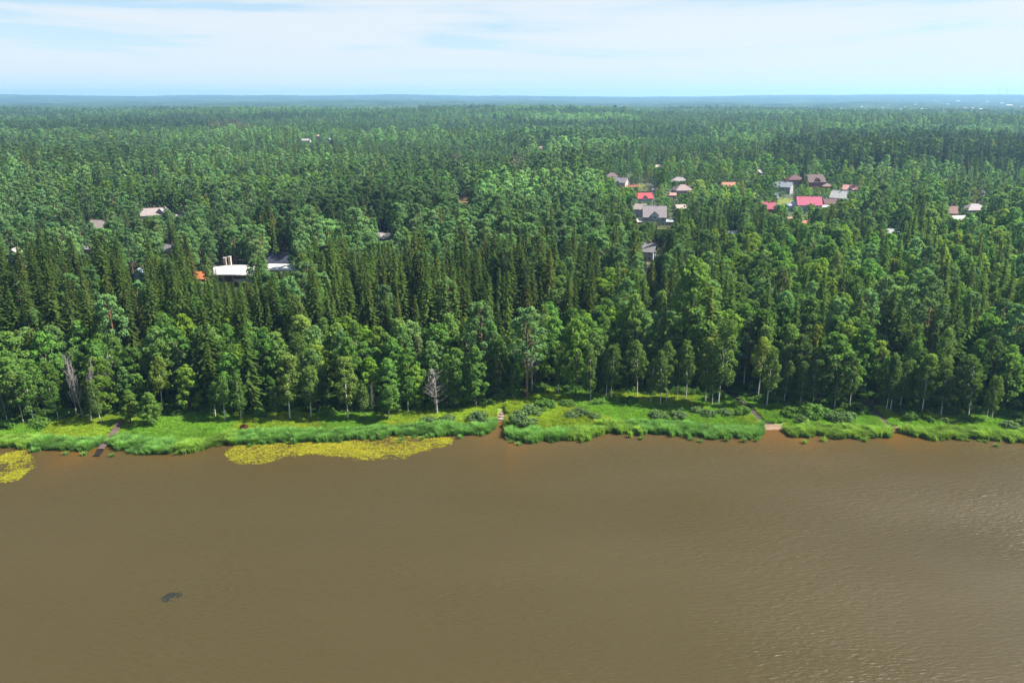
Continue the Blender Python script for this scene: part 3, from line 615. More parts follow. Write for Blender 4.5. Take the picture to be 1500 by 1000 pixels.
# ------------------------------------------------------------------ tree shapes
def unit(v): return v / (np.linalg.norm(v, axis=-1, keepdims=True) + 1e-9)
def spruce(seed, h=26.0, lod=0):
    g = np.random.default_rng(seed); tr = MB(); cr = MB()
    lean = (g.random(2) - 0.5) * 0.5
    tr.tube([(0, 0, -0.5), (0, 0, h * 0.5), (lean[0], lean[1], h * 0.985)], [0.30, 0.2, 0.03], 6 if lod == 0 else 4)
    R0 = 3.7 + 1.0 * g.random(); step = 0.62 if lod == 0 else 1.5
    Cn, Ax, Nn, ln, wd, at = [], [], [], [], [], []
    z = h * (0.06 + 0.08 * g.random()); prof = 0.75 + 0.35 * g.random()
    while z < h * 0.99:
        t = z / h; R = R0 * min(1, (1 - t) ** prof * 1.08) * (0.82 + 0.36 * g.random()) + 0.12
        nb = max(4, int((7 if lod == 0 else 5) * (0.55 + 0.6 * (1 - t)))); a0 = g.random() * 7
        for b in range(nb):
            az = a0 + 2 * pi * (b + 0.5 * g.random()) / nb; L = R * (0.65 + 0.5 * g.random())
            dv = np.array([cos(az), sin(az), 0]); sl_ = 0.25 * (t - 0.35) * 2
            k = max(1, int(L / (0.55 if lod == 0 else 1.3)) + 1)
            for j in range(k):
                f = (j + 0.75) / k
                c = dv * L * f + np.array([lean[0] * t, lean[1] * t, z + L * f * (sl_ - 0.42 * f + 0.14 * f * f)])
                for sd in ((-1, 0, 1) if (lod == 0 and j == k - 1) else (-1, 1)):
                    q = az + sd * (0.55 + 0.3 * g.random())
                    ax = np.array([cos(q), sin(q), -0.38 - 0.35 * g.random() + 0.5 * t])
                    Cn.append(c + 0.16 * (g.random(3) - 0.5)); Ax.append(ax)
                    Nn.append(np.array([0, 0, 1]) + 0.9 * (g.random(3) - 0.5) + 0.3 * dv)
                    s = (0.62 if lod == 0 else 1.15) * (0.75 + 0.5 * g.random()) * (0.62 + 0.38 * (1 - t))
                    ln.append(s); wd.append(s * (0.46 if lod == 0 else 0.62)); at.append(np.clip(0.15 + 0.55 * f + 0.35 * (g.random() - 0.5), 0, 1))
        z += step * (0.75 + 0.5 * g.random()) * (0.7 + 0.3 * (1 - t))
    for b in range(5):
        Cn.append(np.array([lean[0], lean[1], h - 0.2 - 0.25 * b])); Ax.append(np.array([0.5 * (g.random() - .5), 0.5 * (g.random() - .5), 1])); Nn.append(g.random(3) - 0.5); ln.append(0.55); wd.append(0.16); at.append(0.8)
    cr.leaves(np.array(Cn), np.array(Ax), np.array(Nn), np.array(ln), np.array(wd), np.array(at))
    return tr, cr
def clumps(g, cr, centres, radii, n, size, up=0.45, flat=0.75, hang=0.0, lod=0):
    for c, r in zip(centres, radii):
        k = max(4, int(n * (0.7 + 0.6 * g.random())))
        dv = unit(g.normal(size=(k, 3)) + np.array([0, 0, up])); rr = r * (0.45 + 0.55 * g.random((k, 1)) ** 0.5)
        P = c + dv * rr * np.array([1, 1, flat])
        A = g.normal(size=(k, 3)) + np.array([0, 0, -hang]); Nn = dv + 0.75 * g.normal(size=(k, 3)) + np.array([0, 0, 0.5])
        A = A - Nn * (np.sum(A * Nn, 1, keepdims=True) / (np.sum(Nn * Nn, 1, keepdims=True) + 1e-9))
        sz = size * (0.7 + 0.6 * g.random(k))
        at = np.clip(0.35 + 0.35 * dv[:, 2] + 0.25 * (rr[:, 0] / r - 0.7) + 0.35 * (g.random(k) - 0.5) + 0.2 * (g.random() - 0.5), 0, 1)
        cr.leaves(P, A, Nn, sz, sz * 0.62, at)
def pine(seed, h=23.0, lod=0):
    g = np.random.default_rng(seed); tr = MB(); cr = MB()
    lean = (g.random(2) - 0.5) * 1.4; base = 0.34 + 0.18 * g.random()
    ax = lambda t: np.array([lean[0] * t * t, lean[1] * t * t, h * t])
    tr.tube([ax(t) - (np.array([0, 0, .5]) if t == 0 else 0) for t in (0, 0.3, 0.6, 0.8, 0.96)], [0.30, 0.23, 0.17, 0.11, 0.03], 6 if lod == 0 else 4)
    nc = 28 if lod == 0 else 12; cs = []; rs = []
    R0 = 2.5 + 0.7 * g.random()
    for i in range(nc):
        t = base + (0.985 - base) * ((i + g.random()) / nc) ** 0.9; q = (t - base) / (1 - base)
        R = R0 * (0.2 + 0.85 * sin(pi * (0.22 + 0.74 * q))) * (0.5 + 0.6 * g.random()) + 0.1
        az = i * 2.4 + g.random(); c = ax(t) + np.array([cos(az) * R, sin(az) * R, 0.10 * R])
        cs.append(c); rs.append((0.85 + 0.55 * g.random()) * (1.15 - 0.45 * q) * (1.15 if lod == 0 else 1.45))
        if lod == 0: tr.tube([ax(max(0.3, t - 0.06)), (ax(t - 0.02) + c) / 2 + np.array([0, 0, -0.1]), c], [0.075, 0.05, 0.02], 3, cap=False)
    if lod == 0:
        for i in range(7):   # dead stubs below the crown
            t = base * (0.55 + 0.45 * g.random()); az = g.random() * 7; p = ax(t); tr.tube([p, p + np.array([cos(az), sin(az), 0.1]) * (0.5 + 1.1 * g.random())], [0.05, 0.015], 3, cap=False)
    cs.append(ax(0.97)); rs.append(0.8)
    clumps(g, cr, cs, rs, 92 if lod == 0 else 30, 0.32 if lod == 0 else 0.66, up=0.45, flat=0.85)
    return tr, cr
def broad(seed, h=18.0, lod=0, slim=1.0, base=0.2, twig=0.36, kind='broad'):
    g = np.random.default_rng(seed); tr = MB(); cr = MB()
    R0 = (3.8 + 0.9 * g.random()) * slim; lean = (g.random(2) - 0.5) * 1.6
    ax = lambda t: np.array([lean[0] * t * t, lean[1] * t * t, h * t])
    tr.tube([ax(t) - (np.array([0, 0, .5]) if t == 0 else 0) for t in (0, 0.25, 0.55, 0.85)], [0.26, 0.2, 0.12, 0.03], 6 if lod == 0 else 4)
    nc = int((40 if lod == 0 else 15)); cs = []; rs = []
    for i in range(nc):
        q = (i + g.random()) / nc; t = base + (0.98 - base) * q
        prof = (sin(pi * min(1, 0.13 + 0.87 * q) ** 0.9)) ** 0.62 if q < 0.97 else 0.15
        R = R0 * prof * (0.55 + 0.5 * g.random()); az = i * 2.4 + 0.9 * g.random()
        c = ax(t) + np.array([cos(az) * R, sin(az) * R, (g.random() - 0.5) * 0.9]); cs.append(c); rs.append((0.85 + 0.75 * g.random()) * (1.0 if lod == 0 else 1.4) * (0.75 + 0.25 * slim))
        if lod == 0 and i % 2 == 0: tr.tube([ax(max(0.12, t - 0.16)), (ax(t - 0.05) + c) / 2, c], [0.09, 0.06, 0.02], 3, cap=False)
    clumps(g, cr, cs, rs, 84 if lod == 0 else 30, twig if lod == 0 else 0.75, up=0.5, flat=0.8)
    return tr, cr
def birch(seed, h=20.0, lod=0):
    g = np.random.default_rng(seed); tr = MB(); cr = MB()
    lean = (g.random(2) - 0.5) * 2.2; base = 0.26 + 0.14 * g.random(); R0 = 2.0 + 0.6 * g.random()
    ax = lambda t: np.array([lean[0] * t * t, lean[1] * t * t, h * t])
    tr.tube([ax(t) - (np.array([0, 0, .5]) if t == 0 else 0) for t in (0, 0.2, 0.45, 0.7, 0.96)], [0.15, 0.125, 0.10, 0.06, 0.02], 6 if lod == 0 else 4)
    nc = 36 if lod == 0 else 12; cs = []; rs = []
    for i in range(nc):
        q = (i + g.random()) / nc; t = base + (0.985 - base) * q
        R = R0 * (sin(pi * (0.12 + 0.84 * q)) ** 0.7) * (0.45 + 0.65 * g.random()); az = i * 2.4 + g.random()
        c = ax(t) + np.array([cos(az) * R, sin(az) * R, -0.25 * R]); cs.append(c); rs.append((0.6 + 0.5 * g.random()) * (1.0 if lod == 0 else 1.5))
        if lod == 0 and i % 2 == 0: tr.tube([ax(max(0.2, t - 0.12)), (ax(t) + c) / 2 + np.array([0, 0, 0.3]), c], [0.055, 0.035, 0.012], 3, cap=False)
    clumps(g, cr, cs, rs, 74 if lod == 0 else 24, 0.27 if lod == 0 else 0.66, up=0.1, flat=1.25, hang=0.8)
    return tr, cr
def bare(seed, h=13.0):
    g = np.random.default_rng(seed); tr = MB(); br = MB()
    lean = (g.random(2) - 0.5) * 1.0; ax = lambda t: np.array([lean[0] * t * t, lean[1] * t * t, h * t])
    tr.tube([ax(t) - (np.array([0, 0, .5]) if t == 0 else 0) for t in (0, 0.3, 0.7, 1.0)], [0.24, 0.17, 0.09, 0.02], 6)
    for i in range(34):
        t = 0.22 + 0.75 * g.random(); az = g.random() * 7; L = (1 - t) * 4.2 + 0.7; p = ax(t); dv = np.array([cos(az), sin(az), 0.75])
        e = p + dv * L * 0.6 + np.array([0, 0, 0.25 * L]); br.tube([p, p + dv * L * 0.3, e], [0.07, 0.055, 0.02], 4, cap=False)
        for k in range(4):
            s = p + (e - p) * (0.35 + 0.6 * g.random()); br.tube([s, s + np.array([g.normal() * .7, g.normal() * .7, 0.5 + 0.5 * g.random()]) * 0.9], [0.035, 0.012], 3, cap=False)
    return tr, br
def shrub(seed, r=2.0):
    g = np.random.default_rng(seed); tr = MB(); cr = MB(); cs = []; rs = []
    for i in range(16):
        az = g.random() * 7; q = g.random() ** 0.6; c = np.array([cos(az) * q * r, sin(az) * q * r, (0.35 + 0.75 * (1 - q * q) ** 0.5 * (0.6 + 0.5 * g.random())) * r * 0.62]); cs.append(c); rs.append(r * (0.26 + 0.2 * g.random()))
        tr.tube([(c[0] * 0.1, c[1] * 0.1, -0.2), (c[0] * 0.55, c[1] * 0.55, c[2] * 0.6), c], [0.06, 0.04, 0.015], 3, cap=False)
    clumps(g, cr, cs, rs, 62, 0.21, up=0.5, flat=0.9)
    return tr, cr
BARKS = {'spruce': M_BARK, 'pine': M_PINEBARK, 'broad': M_BARK, 'birch': M_BIRCHBARK, 'shrub': M_BARK, 'bare': M_DEADWOOD}
LEAFM = {'spruce': M_SPRUCE, 'pine': M_PINE, 'broad': M_BROAD, 'birch': M_BIRCH, 'shrub': M_WILLOW, 'bare': M_DEADWOOD}
FN = {'spruce': spruce, 'pine': pine, 'broad': broad, 'birch': birch}
H0 = {'spruce': 26.0, 'pine': 23.0, 'broad': 18.0, 'birch': 20.0, 'shrub': 2.2, 'bare': 13.0}
W0 = {'spruce': 3.2, 'pine': 3.0, 'broad': 4.0, 'birch': 2.4}
NEAR = {}; PROTO = []; PIDX = {}
pcoll = bpy.data.collections.new('far_tree_shapes')
def reg(kind, lod, tr, cr):
    mb = MB(); mb.merge(tr, 0); mb.merge(cr, 1)
    o = bpy.data.objects.new('shape_%03d' % len(PROTO), mb.mesh('shape', [BARKS[kind], LEAFM[kind]], attr=True)); pcoll.objects.link(o)
    PIDX.setdefault((kind, lod), []).append(len(PROTO)); PROTO.append(o)
for kind in ('spruce', 'pine', 'broad', 'birch'):
    NEAR[kind] = []
    for v in range(6):
        kw = {}
        if kind == 'broad': kw = dict(slim=(1.0, 0.85, 1.12, 0.75, 1.0, 0.9)[v], base=(0.12, 0.16, 0.1, 0.2, 0.24, 0.08)[v])
        tr, cr = FN[kind](100 + 17 * v + len(kind), **kw)
        NEAR[kind].append((tr.mesh(kind + '_trunk', [BARKS[kind]], True), cr.mesh(kind + '_crown', [LEAFM[kind]], attr=True)))
        reg(kind, 0, tr, cr)
    for v in range(4):
        tr, cr = FN[kind](900 + 13 * v + len(kind), lod=1); reg(kind, 1, tr, cr)
NEAR['bare'] = []
for v in range(3):
    tr, br = bare(50 + v); NEAR['bare'].append((tr.mesh('bare_trunk', [M_DEADWOOD], True), br.mesh('bare_branches', [M_DEADWOOD])))
NEAR['shrub'] = []
for v in range(4):
    tr, cr = shrub(70 + v); NEAR['shrub'].append((tr.mesh('shrub_stems', [M_BARK]), cr.mesh('shrub_crown', [M_WILLOW], attr=True)))
NEAR['bush'] = [(a, (lambda m: (m.materials.clear(), m.materials.append(M_BROAD), m)[2])(b.copy())) for a, b in NEAR['shrub']]
H0['bush'] = 2.2

PARTS = {'bare': ('trunk', 'branches'), 'shrub': ('stems', 'foliage'), 'bush': ('stems', 'foliage')}
def plant(kind, var, x, y, sc, rot, tint, label, cat, group, name=None, tilt=(0, 0)):
    a, b = NEAR[kind][var % len(NEAR[kind])]
    e = bpy.data.objects.new(name or kind + '_tree', None); C.objects.link(e); e.empty_display_size = 1
    e.location = (x, y, float(zg(x, y)) - 0.05); e.rotation_euler = (tilt[0], tilt[1], rot); e.scale = sc if hasattr(sc, '__len__') else (sc, sc, sc)
    tag(e, label, cat, group)
    pn = PARTS.get(kind, ('trunk', 'crown'))
    for n_, me in zip(pn, (a, b)):
        o = bpy.data.objects.new(n_, me); C.objects.link(o); o.parent = e; o['tint'] = [float(t) for t in tint]
    return e

# ------------------------------------------------------------------ shore trees, one by one from the photograph
def size_from(px, py, ytop):
    x, y, z = ground_at(px, py)
    dx, dy, dz = ray(px, ytop); t = y / dy
    return x, y, CAM_H + dz * t - z
FIX = []
def shore(kind, px, py, ytop, label, cat='tree', group=None, wide=1.0, tint=(1, 1, 1), name=None, tilt=(0, 0)):
    x, y, h = size_from(px, py, ytop); s = h / H0[kind]; FIX.append((x, y, kind))
    ws = max(s, 0.62) * wide if kind in ('birch', 'broad', 'pine') else s * wide
    v = int(RNG.integers(0, 6)); t = np.array(tint) * (0.88 + 0.24 * RNG.random())
    return plant(kind, v, x, y, (ws, ws, s), RNG.random() * 6.28, t, label, cat, group, name or {'broad': 'alder_tree', 'bare': 'dead_tree'}.get(kind, kind + '_tree'), tilt)
GB = 'birches lining the bank'
row = 'slender white-stemmed birch in the row on the open bank behind the low shrubs'
for p in [(1005, 585, 499), (992, 585, 510), (976, 589, 502), (967, 594, 515), (953, 590, 525), (895, 584, 505), (888, 582, 507), (818, 576, 504)]:
    shore('birch', *p, row, 'birch', GB)
tri = 'one of three white-trunked birches close together at the edge of the dark forest path'
for p in [(1033, 592, 499), (1043, 595, 516), (1052, 594, 469)]: shore('birch', *p, tri, 'birch', 'three birches by the path', wide=1.15)
shore('birch', 933, 582, 500, 'birch with thick bright white trunk and broad crown in the bank row', 'birch', wide=1.3)
shore('birch', 865, 587, 505, 'birch with thin pale trunk standing in front of a leafy alder', 'birch')
shore('birch', 1123, 595, 508, 'lone birch with long bare white trunk above the sandy beach', 'birch', wide=1.2)
rt = 'birch with dull crown in the dense wood right of the sandy beach'
rt = 'birch with dull crown in the dense wood between the sandy beach and the muddy inlet'
for p in [(1148, 592, 528), (1172, 596, 530), (1190, 598, 535), (1244, 598, 518), (1222, 600, 540)]: shore('birch', *p, rt, 'birch', 'birches above the reeds', tint=(0.85, 0.85, 0.85))
for p in [(1298, 602, 517), (1304, 603, 521)]: shore('birch', *p, 'tall birch with thin white stems beside the muddy path', 'birch', 'birches by the muddy path', tint=(0.8, 0.85, 0.9))
shore('birch', 1378, 609, 530, 'broad olive-green birch at the water side of the dense wood', 'birch', wide=1.5, tint=(0.8, 0.8, 0.8))
shore('birch', 1350, 606, 520, 'olive birch with hanging twigs beside the broad olive-green birch', 'birch', wide=1.3, tint=(0.85, 0.85, 0.8))
shore('birch', 1418, 611, 525, 'tall hazy-crowned birch between the olive birch and the leaning pair', 'birch', wide=1.2, tint=(0.85, 0.9, 0.85))
for p in [(1444, 616, 552), (1452, 616, 548)]: shore('birch', *p, 'leaning birch with forked white stems at the reed edge', 'birch', 'leaning birches', tilt=(0.0, 0.16), tint=(0.9, 0.88, 0.8))
shore('birch', 425, 614, 521, 'yellowish birch with fine open crown on the grassy bank', 'birch', wide=1.5, tint=(1.15, 1.05, 1.0))
shore('birch', 456, 612, 536, 'thin-stemmed yellowish birch next to the fine open-crowned one', 'birch', wide=1.3, tint=(1.1, 1.05, 1.0))
shore('birch', 510, 614, 524, 'tall yellow-green birch with hanging twigs down to the grass', 'birch', wide=1.5, tint=(1.2, 1.1, 1.0))
shore('birch', 534, 613, 560, 'small pale birch beside the hanging-twigged birch', 'birch', wide=1.3)
shore('birch', 404, 612, 566, 'little round birch sapling in the shade of the forest edge', 'birch', wide=1.2)
shore('birch', 570, 615, 564, 'small round-crowned tree standing alone on the grass', 'tree', wide=1.9, tint=(0.85, 1.05, 0.9), name='young_tree')
shore('birch', 598, 606, 552, 'slim young tree at the forest edge near the dead grey tree', 'tree', wide=1.3, tint=(0.8, 1.0, 0.85), name='young_tree')
shore('broad', 697, 597, 508, 'tall oval-crowned alder on a thin pale trunk near the small landing', 'alder', wide=1.0)
shore('broad', 672, 598, 512, 'grey-green leafy alder behind the dead grey tree', 'alder', tint=(1.05, 1.0, 1.1))
shore('birch', 35, 622, 545, 'birch with many thin stems in the reeds at the left wood', 'birch', wide=1.3)
shore('birch', 50, 621, 545, 'leafy birch by the many-stemmed one in the left wood', 'birch', wide=1.5, tint=(0.85, 1.0, 0.85))
shore('birch', 12, 622, 560, 'grey-leaved birch at the reed edge near the yellow lily patch', 'birch', wide=1.3, tint=(1.0, 1.0, 1.1))
shore('birch', 86, 616, 557, 'bushy green birch between the many-stemmed birch and the dying stems', 'birch', wide=1.4, tint=(0.8, 1.0, 0.8))
for p in [(123, 614, 516), (133, 618, 526), (112, 612, 530)]: shore('bare', *p, 'dying thin birch stem with almost no leaves above the footbridge', 'dead tree', 'dying stems by the footbridge', wide=0.55, tilt=(0, -0.14))
shore('birch', 149, 621, 557, 'thin olive birch leaning beside the wooden footbridge', 'birch', wide=1.1, tilt=(0, -0.10))
shore('bare', 168, 598, 524, 'bare pale dead tree against the dark forest', 'dead tree', tilt=(0, -0.12))
shore('bare', 640, 607, 543, 'grey dead tree with a dense fan of bare branches on the bank', 'dead tree', wide=1.7)
shore('bare', 547, 611, 560, 'thin dark leafless stem on the shaded bank', 'dead tree', wide=0.4)
shore('bare', 779, 577, 472, 'leafless grey snag rising beside the tall shore pine', 'dead tree', wide=0.7)
shore('broad', 192, 621, 572, 'low spreading olive willow tree beside the wooden footbridge', 'willow', wide=1.15, tint=(1.15, 1.0, 0.9), name='willow_tree')
shore('broad', 222, 622, 574, 'rounded willow tree with grey limbs right behind the footbridge', 'willow', wide=1.15, tint=(1.1, 1.0, 0.9), name='willow_tree')
for p in [(330, 617, 552), (354, 617, 549), (316, 612, 560)]: shore('birch', *p, 'birch with white stem at the shaded edge of the yellow-green meadow', 'birch', 'birches at the meadow edge', wide=1.2, tint=(0.9, 1.0, 0.9))
shore('pine', 772, 584, 450, 'tall shore pine with grey dead lower branches', 'pine', wide=1.15)
shore('pine', 707, 572, 442, 'pine with reddish trunk behind the alders near the landing', 'pine')
shore('broad', 843, 582, 470, 'tall narrow yellow-green tree beside the white-trunked birch row', 'tree', wide=0.8, tint=(1.15, 1.05, 0.9), name='aspen_tree')
shore('broad', 921, 570, 497, 'bright leafy alder behind the thick white birch trunk', 'alder', wide=0.75)
shore('broad', 927, 540, 432, 'pale silvery green tree rising behind the birch row', 'tree', wide=0.8, tint=(1.35, 1.15, 1.5), name='aspen_tree')
shore('broad', 1011, 556, 378, 'very tall grey-green aspen towering over the birch row', 'tree', wide=1.0, tint=(1.1, 1.0, 1.15), name='aspen_tree')

# low bushes on the bank
BUSH = [(702, 618, 17, 'round grey-green willow bush to one side of the small landing', 'shrub'), (765, 620, 20, 'broad grey-green willow bush at the mouth of the small landing', 'shrub'), (778, 606, 16, 'upright bush behind the broad willow bush', 'shrub'),
        (834, 612, 11, None, 'shrub'), (852, 608, 13, None, 'shrub'), (870, 612, 10, None, 'shrub'), (963, 613, 14, None, 'shrub'), (994, 612, 12, None, 'shrub'), (1040, 609, 12, None, 'shrub'), (1062, 608, 12, None, 'shrub'), (1020, 604, 10, None, 'shrub'),
        (800, 598, 15, 'bright green bush on the rise at the meadow', 'bush'), (832, 594, 12, 'low bush under the first birch of the row', 'bush'), (627, 618, 11, None, 'shrub'), (655, 618, 13, None, 'shrub'), (878, 594, 12, None, 'bush'), (922, 590, 13, None, 'bush'), (1085, 606, 14, None, 'bush'),
        (1173, 618, 12, None, 'shrub'), (1200, 612, 20, None, 'bush'), (1222, 614, 16, None, 'shrub'), (1240, 614, 14, None, 'shrub'), (1262, 604, 12, None, 'bush'), (1188, 606, 18, None, 'bush'), (1330, 612, 14, None, 'bush'), (1356, 617, 12, None, 'bush'), (1383, 620, 10, None, 'shrub'),
        (1480, 627, 13, None, 'shrub'), (1498, 622, 12, None, 'shrub'), (1415, 618, 12, None, 'bush'), (150, 600, 9, None, 'bush'), (62, 622, 16, None, 'bush'), (95, 610, 14, None, 'bush'), (8, 628, 14, None, 'bush'), (380, 612, 12, None, 'bush'), (480, 608, 14, None, 'bush'), (745, 582, 16, None, 'bush'), (1160, 608, 14, None, 'bush')]
MARKS = [(155, 'footbridge'), (358, 'rust-red clump'), (500, 'large lily patch'), (640, 'grey dead tree'), (735, 'small landing'), (870, 'low willow bushes'), (1000, 'birch row'), (1135, 'sandy beach'), (1310, 'muddy inlet'), (1450, 'leaning birches')]
for i, (px, py, wpx, lab, k) in enumerate(BUSH):
    mk_ = MARKS[int(np.argmin([abs(px - m_[0]) for m_ in MARKS]))][1].replace('low willow bushes', 'white-trunked birches')
    x, y, z = ground_at(px, py); r = wpx / FPX * math.hypot(y, CAM_H); s = r / 2.1
    plant(k, i, x, y, (s, s, s * 0.95), i * 1.7, np.array([1, 1, 1]) * (0.85 + 0.3 * RNG.random()), lab or (('small ' if wpx < 12.5 else '') + (f'grey-green willow bush low on the grassy bank near the {mk_}' if k == 'shrub' else f'leafy green bush at the forest edge near the {mk_}')), 'bush', None if lab else ('willow bushes on the bank' if k == 'shrub' else 'bushes at the forest edge'), 'willow_bush' if k == 'shrub' else 'leafy_bush')

# ------------------------------------------------------------------ the forest
def scatter_pts():
    out = []
    for r0, r1, sp in ((190, 330, 5.9), (330, 520, 6.4), (520, 950, 7.4), (950, 1700, 9.2), (1700, 2700, 11.5), (2700, 3900, 14.5)):
        n = int((r1 - r0 * 0.8) / sp) + 4; xm = r1 * 0.80 + 40
        gx = np.arange(-xm, xm, sp); gy = np.arange(min(r0 * 0.6, 180), r1, sp)
        A, B = np.meshgrid(gx, gy); A = A + (np.arange(len(gy)) % 2)[:, None] * sp * 0.5
        A = (A + sp * 0.75 * (RNG.random(A.shape) - 0.5)).ravel(); B = (B + sp * 0.75 * (RNG.random(B.shape) - 0.5)).ravel()
        r = np.hypot(A, B); k = (r >= r0) & (r < r1) & (np.abs(np.arctan2(A, B)) < radians(39)) & (B > yline(A) + 1.5)
        out.append(np.column_stack([A[k], B[k], np.full(k.sum(), sp)]))
    return np.concatenate(out)
T = scatter_pts()
x, y, sp = T.T
r = np.hypot(x, y); zt = zg(x, y)
ppx, ppy = project(x, y, zt + 12.0)
n1 = fbm(x, y, 130, 51); n2 = fbm(x, y, 320, 61); n3 = fbm(x, y, 60, 71); rnd = RNG.random(len(x))
dline = y - yline(x)
P = np.zeros((len(x), 4))       # spruce, pine, broad, birch
def setp(m, p): P[m] = p
setp(slice(None), (0.30, 0.36, 0.28, 0.06))
far = r > 560
# stands: patches of forest of one age and mix, with wandering borders
wx = x + 110 * (fbm(x, y, 170, 55) - 0.5) * 2; wy = y + 110 * (fbm(x, y, 170, 56) - 0.5) * 2
big = np.where(r > 1500, 2.0, 1.0)
def cell(seed):
    a_ = np.floor(wx / (170 * big)).astype(np.int64); b_ = np.floor(wy / (120 * big)).astype(np.int64)
    h_ = (a_ * 374761393 + b_ * 668265263 + seed * 974711) & 0xffffffff; h_ = ((h_ ^ (h_ >> 13)) * 1274126177) & 0xffffffff
    return ((h_ ^ (h_ >> 16)) & 0xffff) / 65535.0
s1, s2, s3 = cell(1), cell(2), cell(3)
setp(far & (s3 < 0.24), (0.08, 0.14, 0.66, 0.12)); setp(far & (s3 >= 0.24) & (s3 < 0.5), (0.66, 0.16, 0.14, 0.04)); setp(far & (s3 >= 0.5) & (s3 < 0.8), (0.14, 0.66, 0.16, 0.04))
left = ppx < 885 + 60 * (n3 - 0.5)
belt = left & (dline >= 22 + 14 * n3) & (y < 335 + 55 * (n1 - 0.5) * 2)
setp(left & (r <= 620) & ~belt, (0.10, 0.80, 0.07, 0.03))
setp(left & (r <= 620) & ~belt & (n3 > 0.62), (0.30, 0.40, 0.22, 0.08))
setp(belt, (0.86, 0.07, 0.05, 0.02))
setp(left & (dline < 22 + 14 * n3), (0.03, 0.02, 0.80, 0.15))
mid = (ppx >= 885) & (ppx < 1080) & (y < 420)
setp(mid, (0.48, 0.14, 0.28, 0.10)); setp(mid & (dline < 18), (0.10, 0.02, 0.68, 0.20))
right = (ppx >= 1060) & (y < 400)
setp(right, (0.06, 0.03, 0.76, 0.15)); setp(right & (n3 > 0.62), (0.26, 0.10, 0.50, 0.14)); setp(right & (dline < 16), (0.0, 0.0, 0.70, 0.30))
rmid = (ppx >= 900) & (y >= 400) & (y < 540)
setp(rmid, (0.24, 0.22, 0.42, 0.12))
vill = (ppx > 880) & (ppx < 1500) & (y >= 520) & (y < 900) & ~((ppx > 1230) & (y > 790))
setp(vill, (0.16, 0.10, 0.58, 0.16))
wall = (ppx > 1130) & (y > 800 + 40 * (n3 - .5)) & (y < 1250); setp(wall, (0.74, 0.20, 0.04, 0.02))
hedge = (ppx > 908) & (ppx < 965) & (y > 905) & (y < 990); setp(hedge, (0.95, 0.05, 0, 0))
pale = ((ppx > 590) & (ppx < 860) & (ppy > 222) & (ppy < 262)) | ((ppx > 100) & (ppx < 330) & (ppy > 208) & (ppy < 250)) | ((ppx > 1060) & (ppx < 1340) & (ppy > 190) & (ppy < 216) & (n3 > 0.4))
setp(pale & (n3 > 0.42), (0.06, 0.25, 0.44, 0.25))
dark = ((ppx > 380) & (ppx < 560) & (ppy > 185) & (ppy < 205)) | ((ppx > 120) & (ppx < 400) & (ppy > 178) & (ppy < 205)); setp(dark & (n3 > 0.4), (0.7, 0.22, 0.05, 0.03))
cum = np.cumsum(P / P.sum(1, keepdims=True), 1)
K = (rnd[:, None] > cum).sum(1).clip(0, 3)
KN = np.array(['spruce', 'pine', 'broad', 'birch'])
hb = np.array([25.0, 23.5, 17.0, 18.0])[K]
hv = np.array([0.42, 0.34, 0.48, 0.40])[K]
H = hb * (1 - hv / 2 + hv * RNG.random(len(x))) * (0.9 + 0.2 * n1)
H = np.where(belt, H * 1.05, H)
H = np.where((r > 430) & ~belt, H * (0.74 + 0.42 * s2), H)
H = np.where((dline < 22) & (K >= 2), H * (0.84 + 0.16 * sstep(2, 14, dline)), H)
H = np.where(right & (K >= 2), H * 1.05, H)
H = np.where(vill, H * (0.55 + 0.4 * RNG.random(len(x))), H)
young = RNG.random(len(x)) < 0.12; H = np.where(young, H * 0.68, H)
H = np.where(wall, H * 1.15, H); H = np.where(RNG.random(len(x)) < 0.06, H * 1.18, H)
keep = np.ones(len(x), bool)
keep &= ~(vill & (RNG.random(len(x)) < 0.45))
# villas stand among thinner pines
lefts = (ppx < 460) & (y > 330) & (y < 520); keep &= ~(lefts & (RNG.random(len(x)) < 0.25))
for fx, fy, fr in FOOT: keep &= (np.hypot(x - fx, y - fy) > fr)
for fx, fy, k in FIX: keep &= (np.hypot(x - fx, y - fy) > (2.6 if k != 'bare' else 2.0))
# forest paths and clearings stay open
for q in [(1128, 622), (1112, 606), (1096, 594), (1080, 584), (1068, 578), (1308, 624), (1296, 612), (1282, 602), (1268, 594)]:
    gx, gy, _ = ground_at(*q); keep &= np.hypot(x - gx, y - gy) > 3.6
for q, rad in [((679, 294), 9), ((942, 275), 10), ((1148, 296), 13), ((972, 332), 7), ((967, 366), 6), ((958, 452), 4), ((920, 258), 9)]:
    gx, gy, _ = ground_at(*q); keep &= np.hypot(x - gx, y - gy) > rad
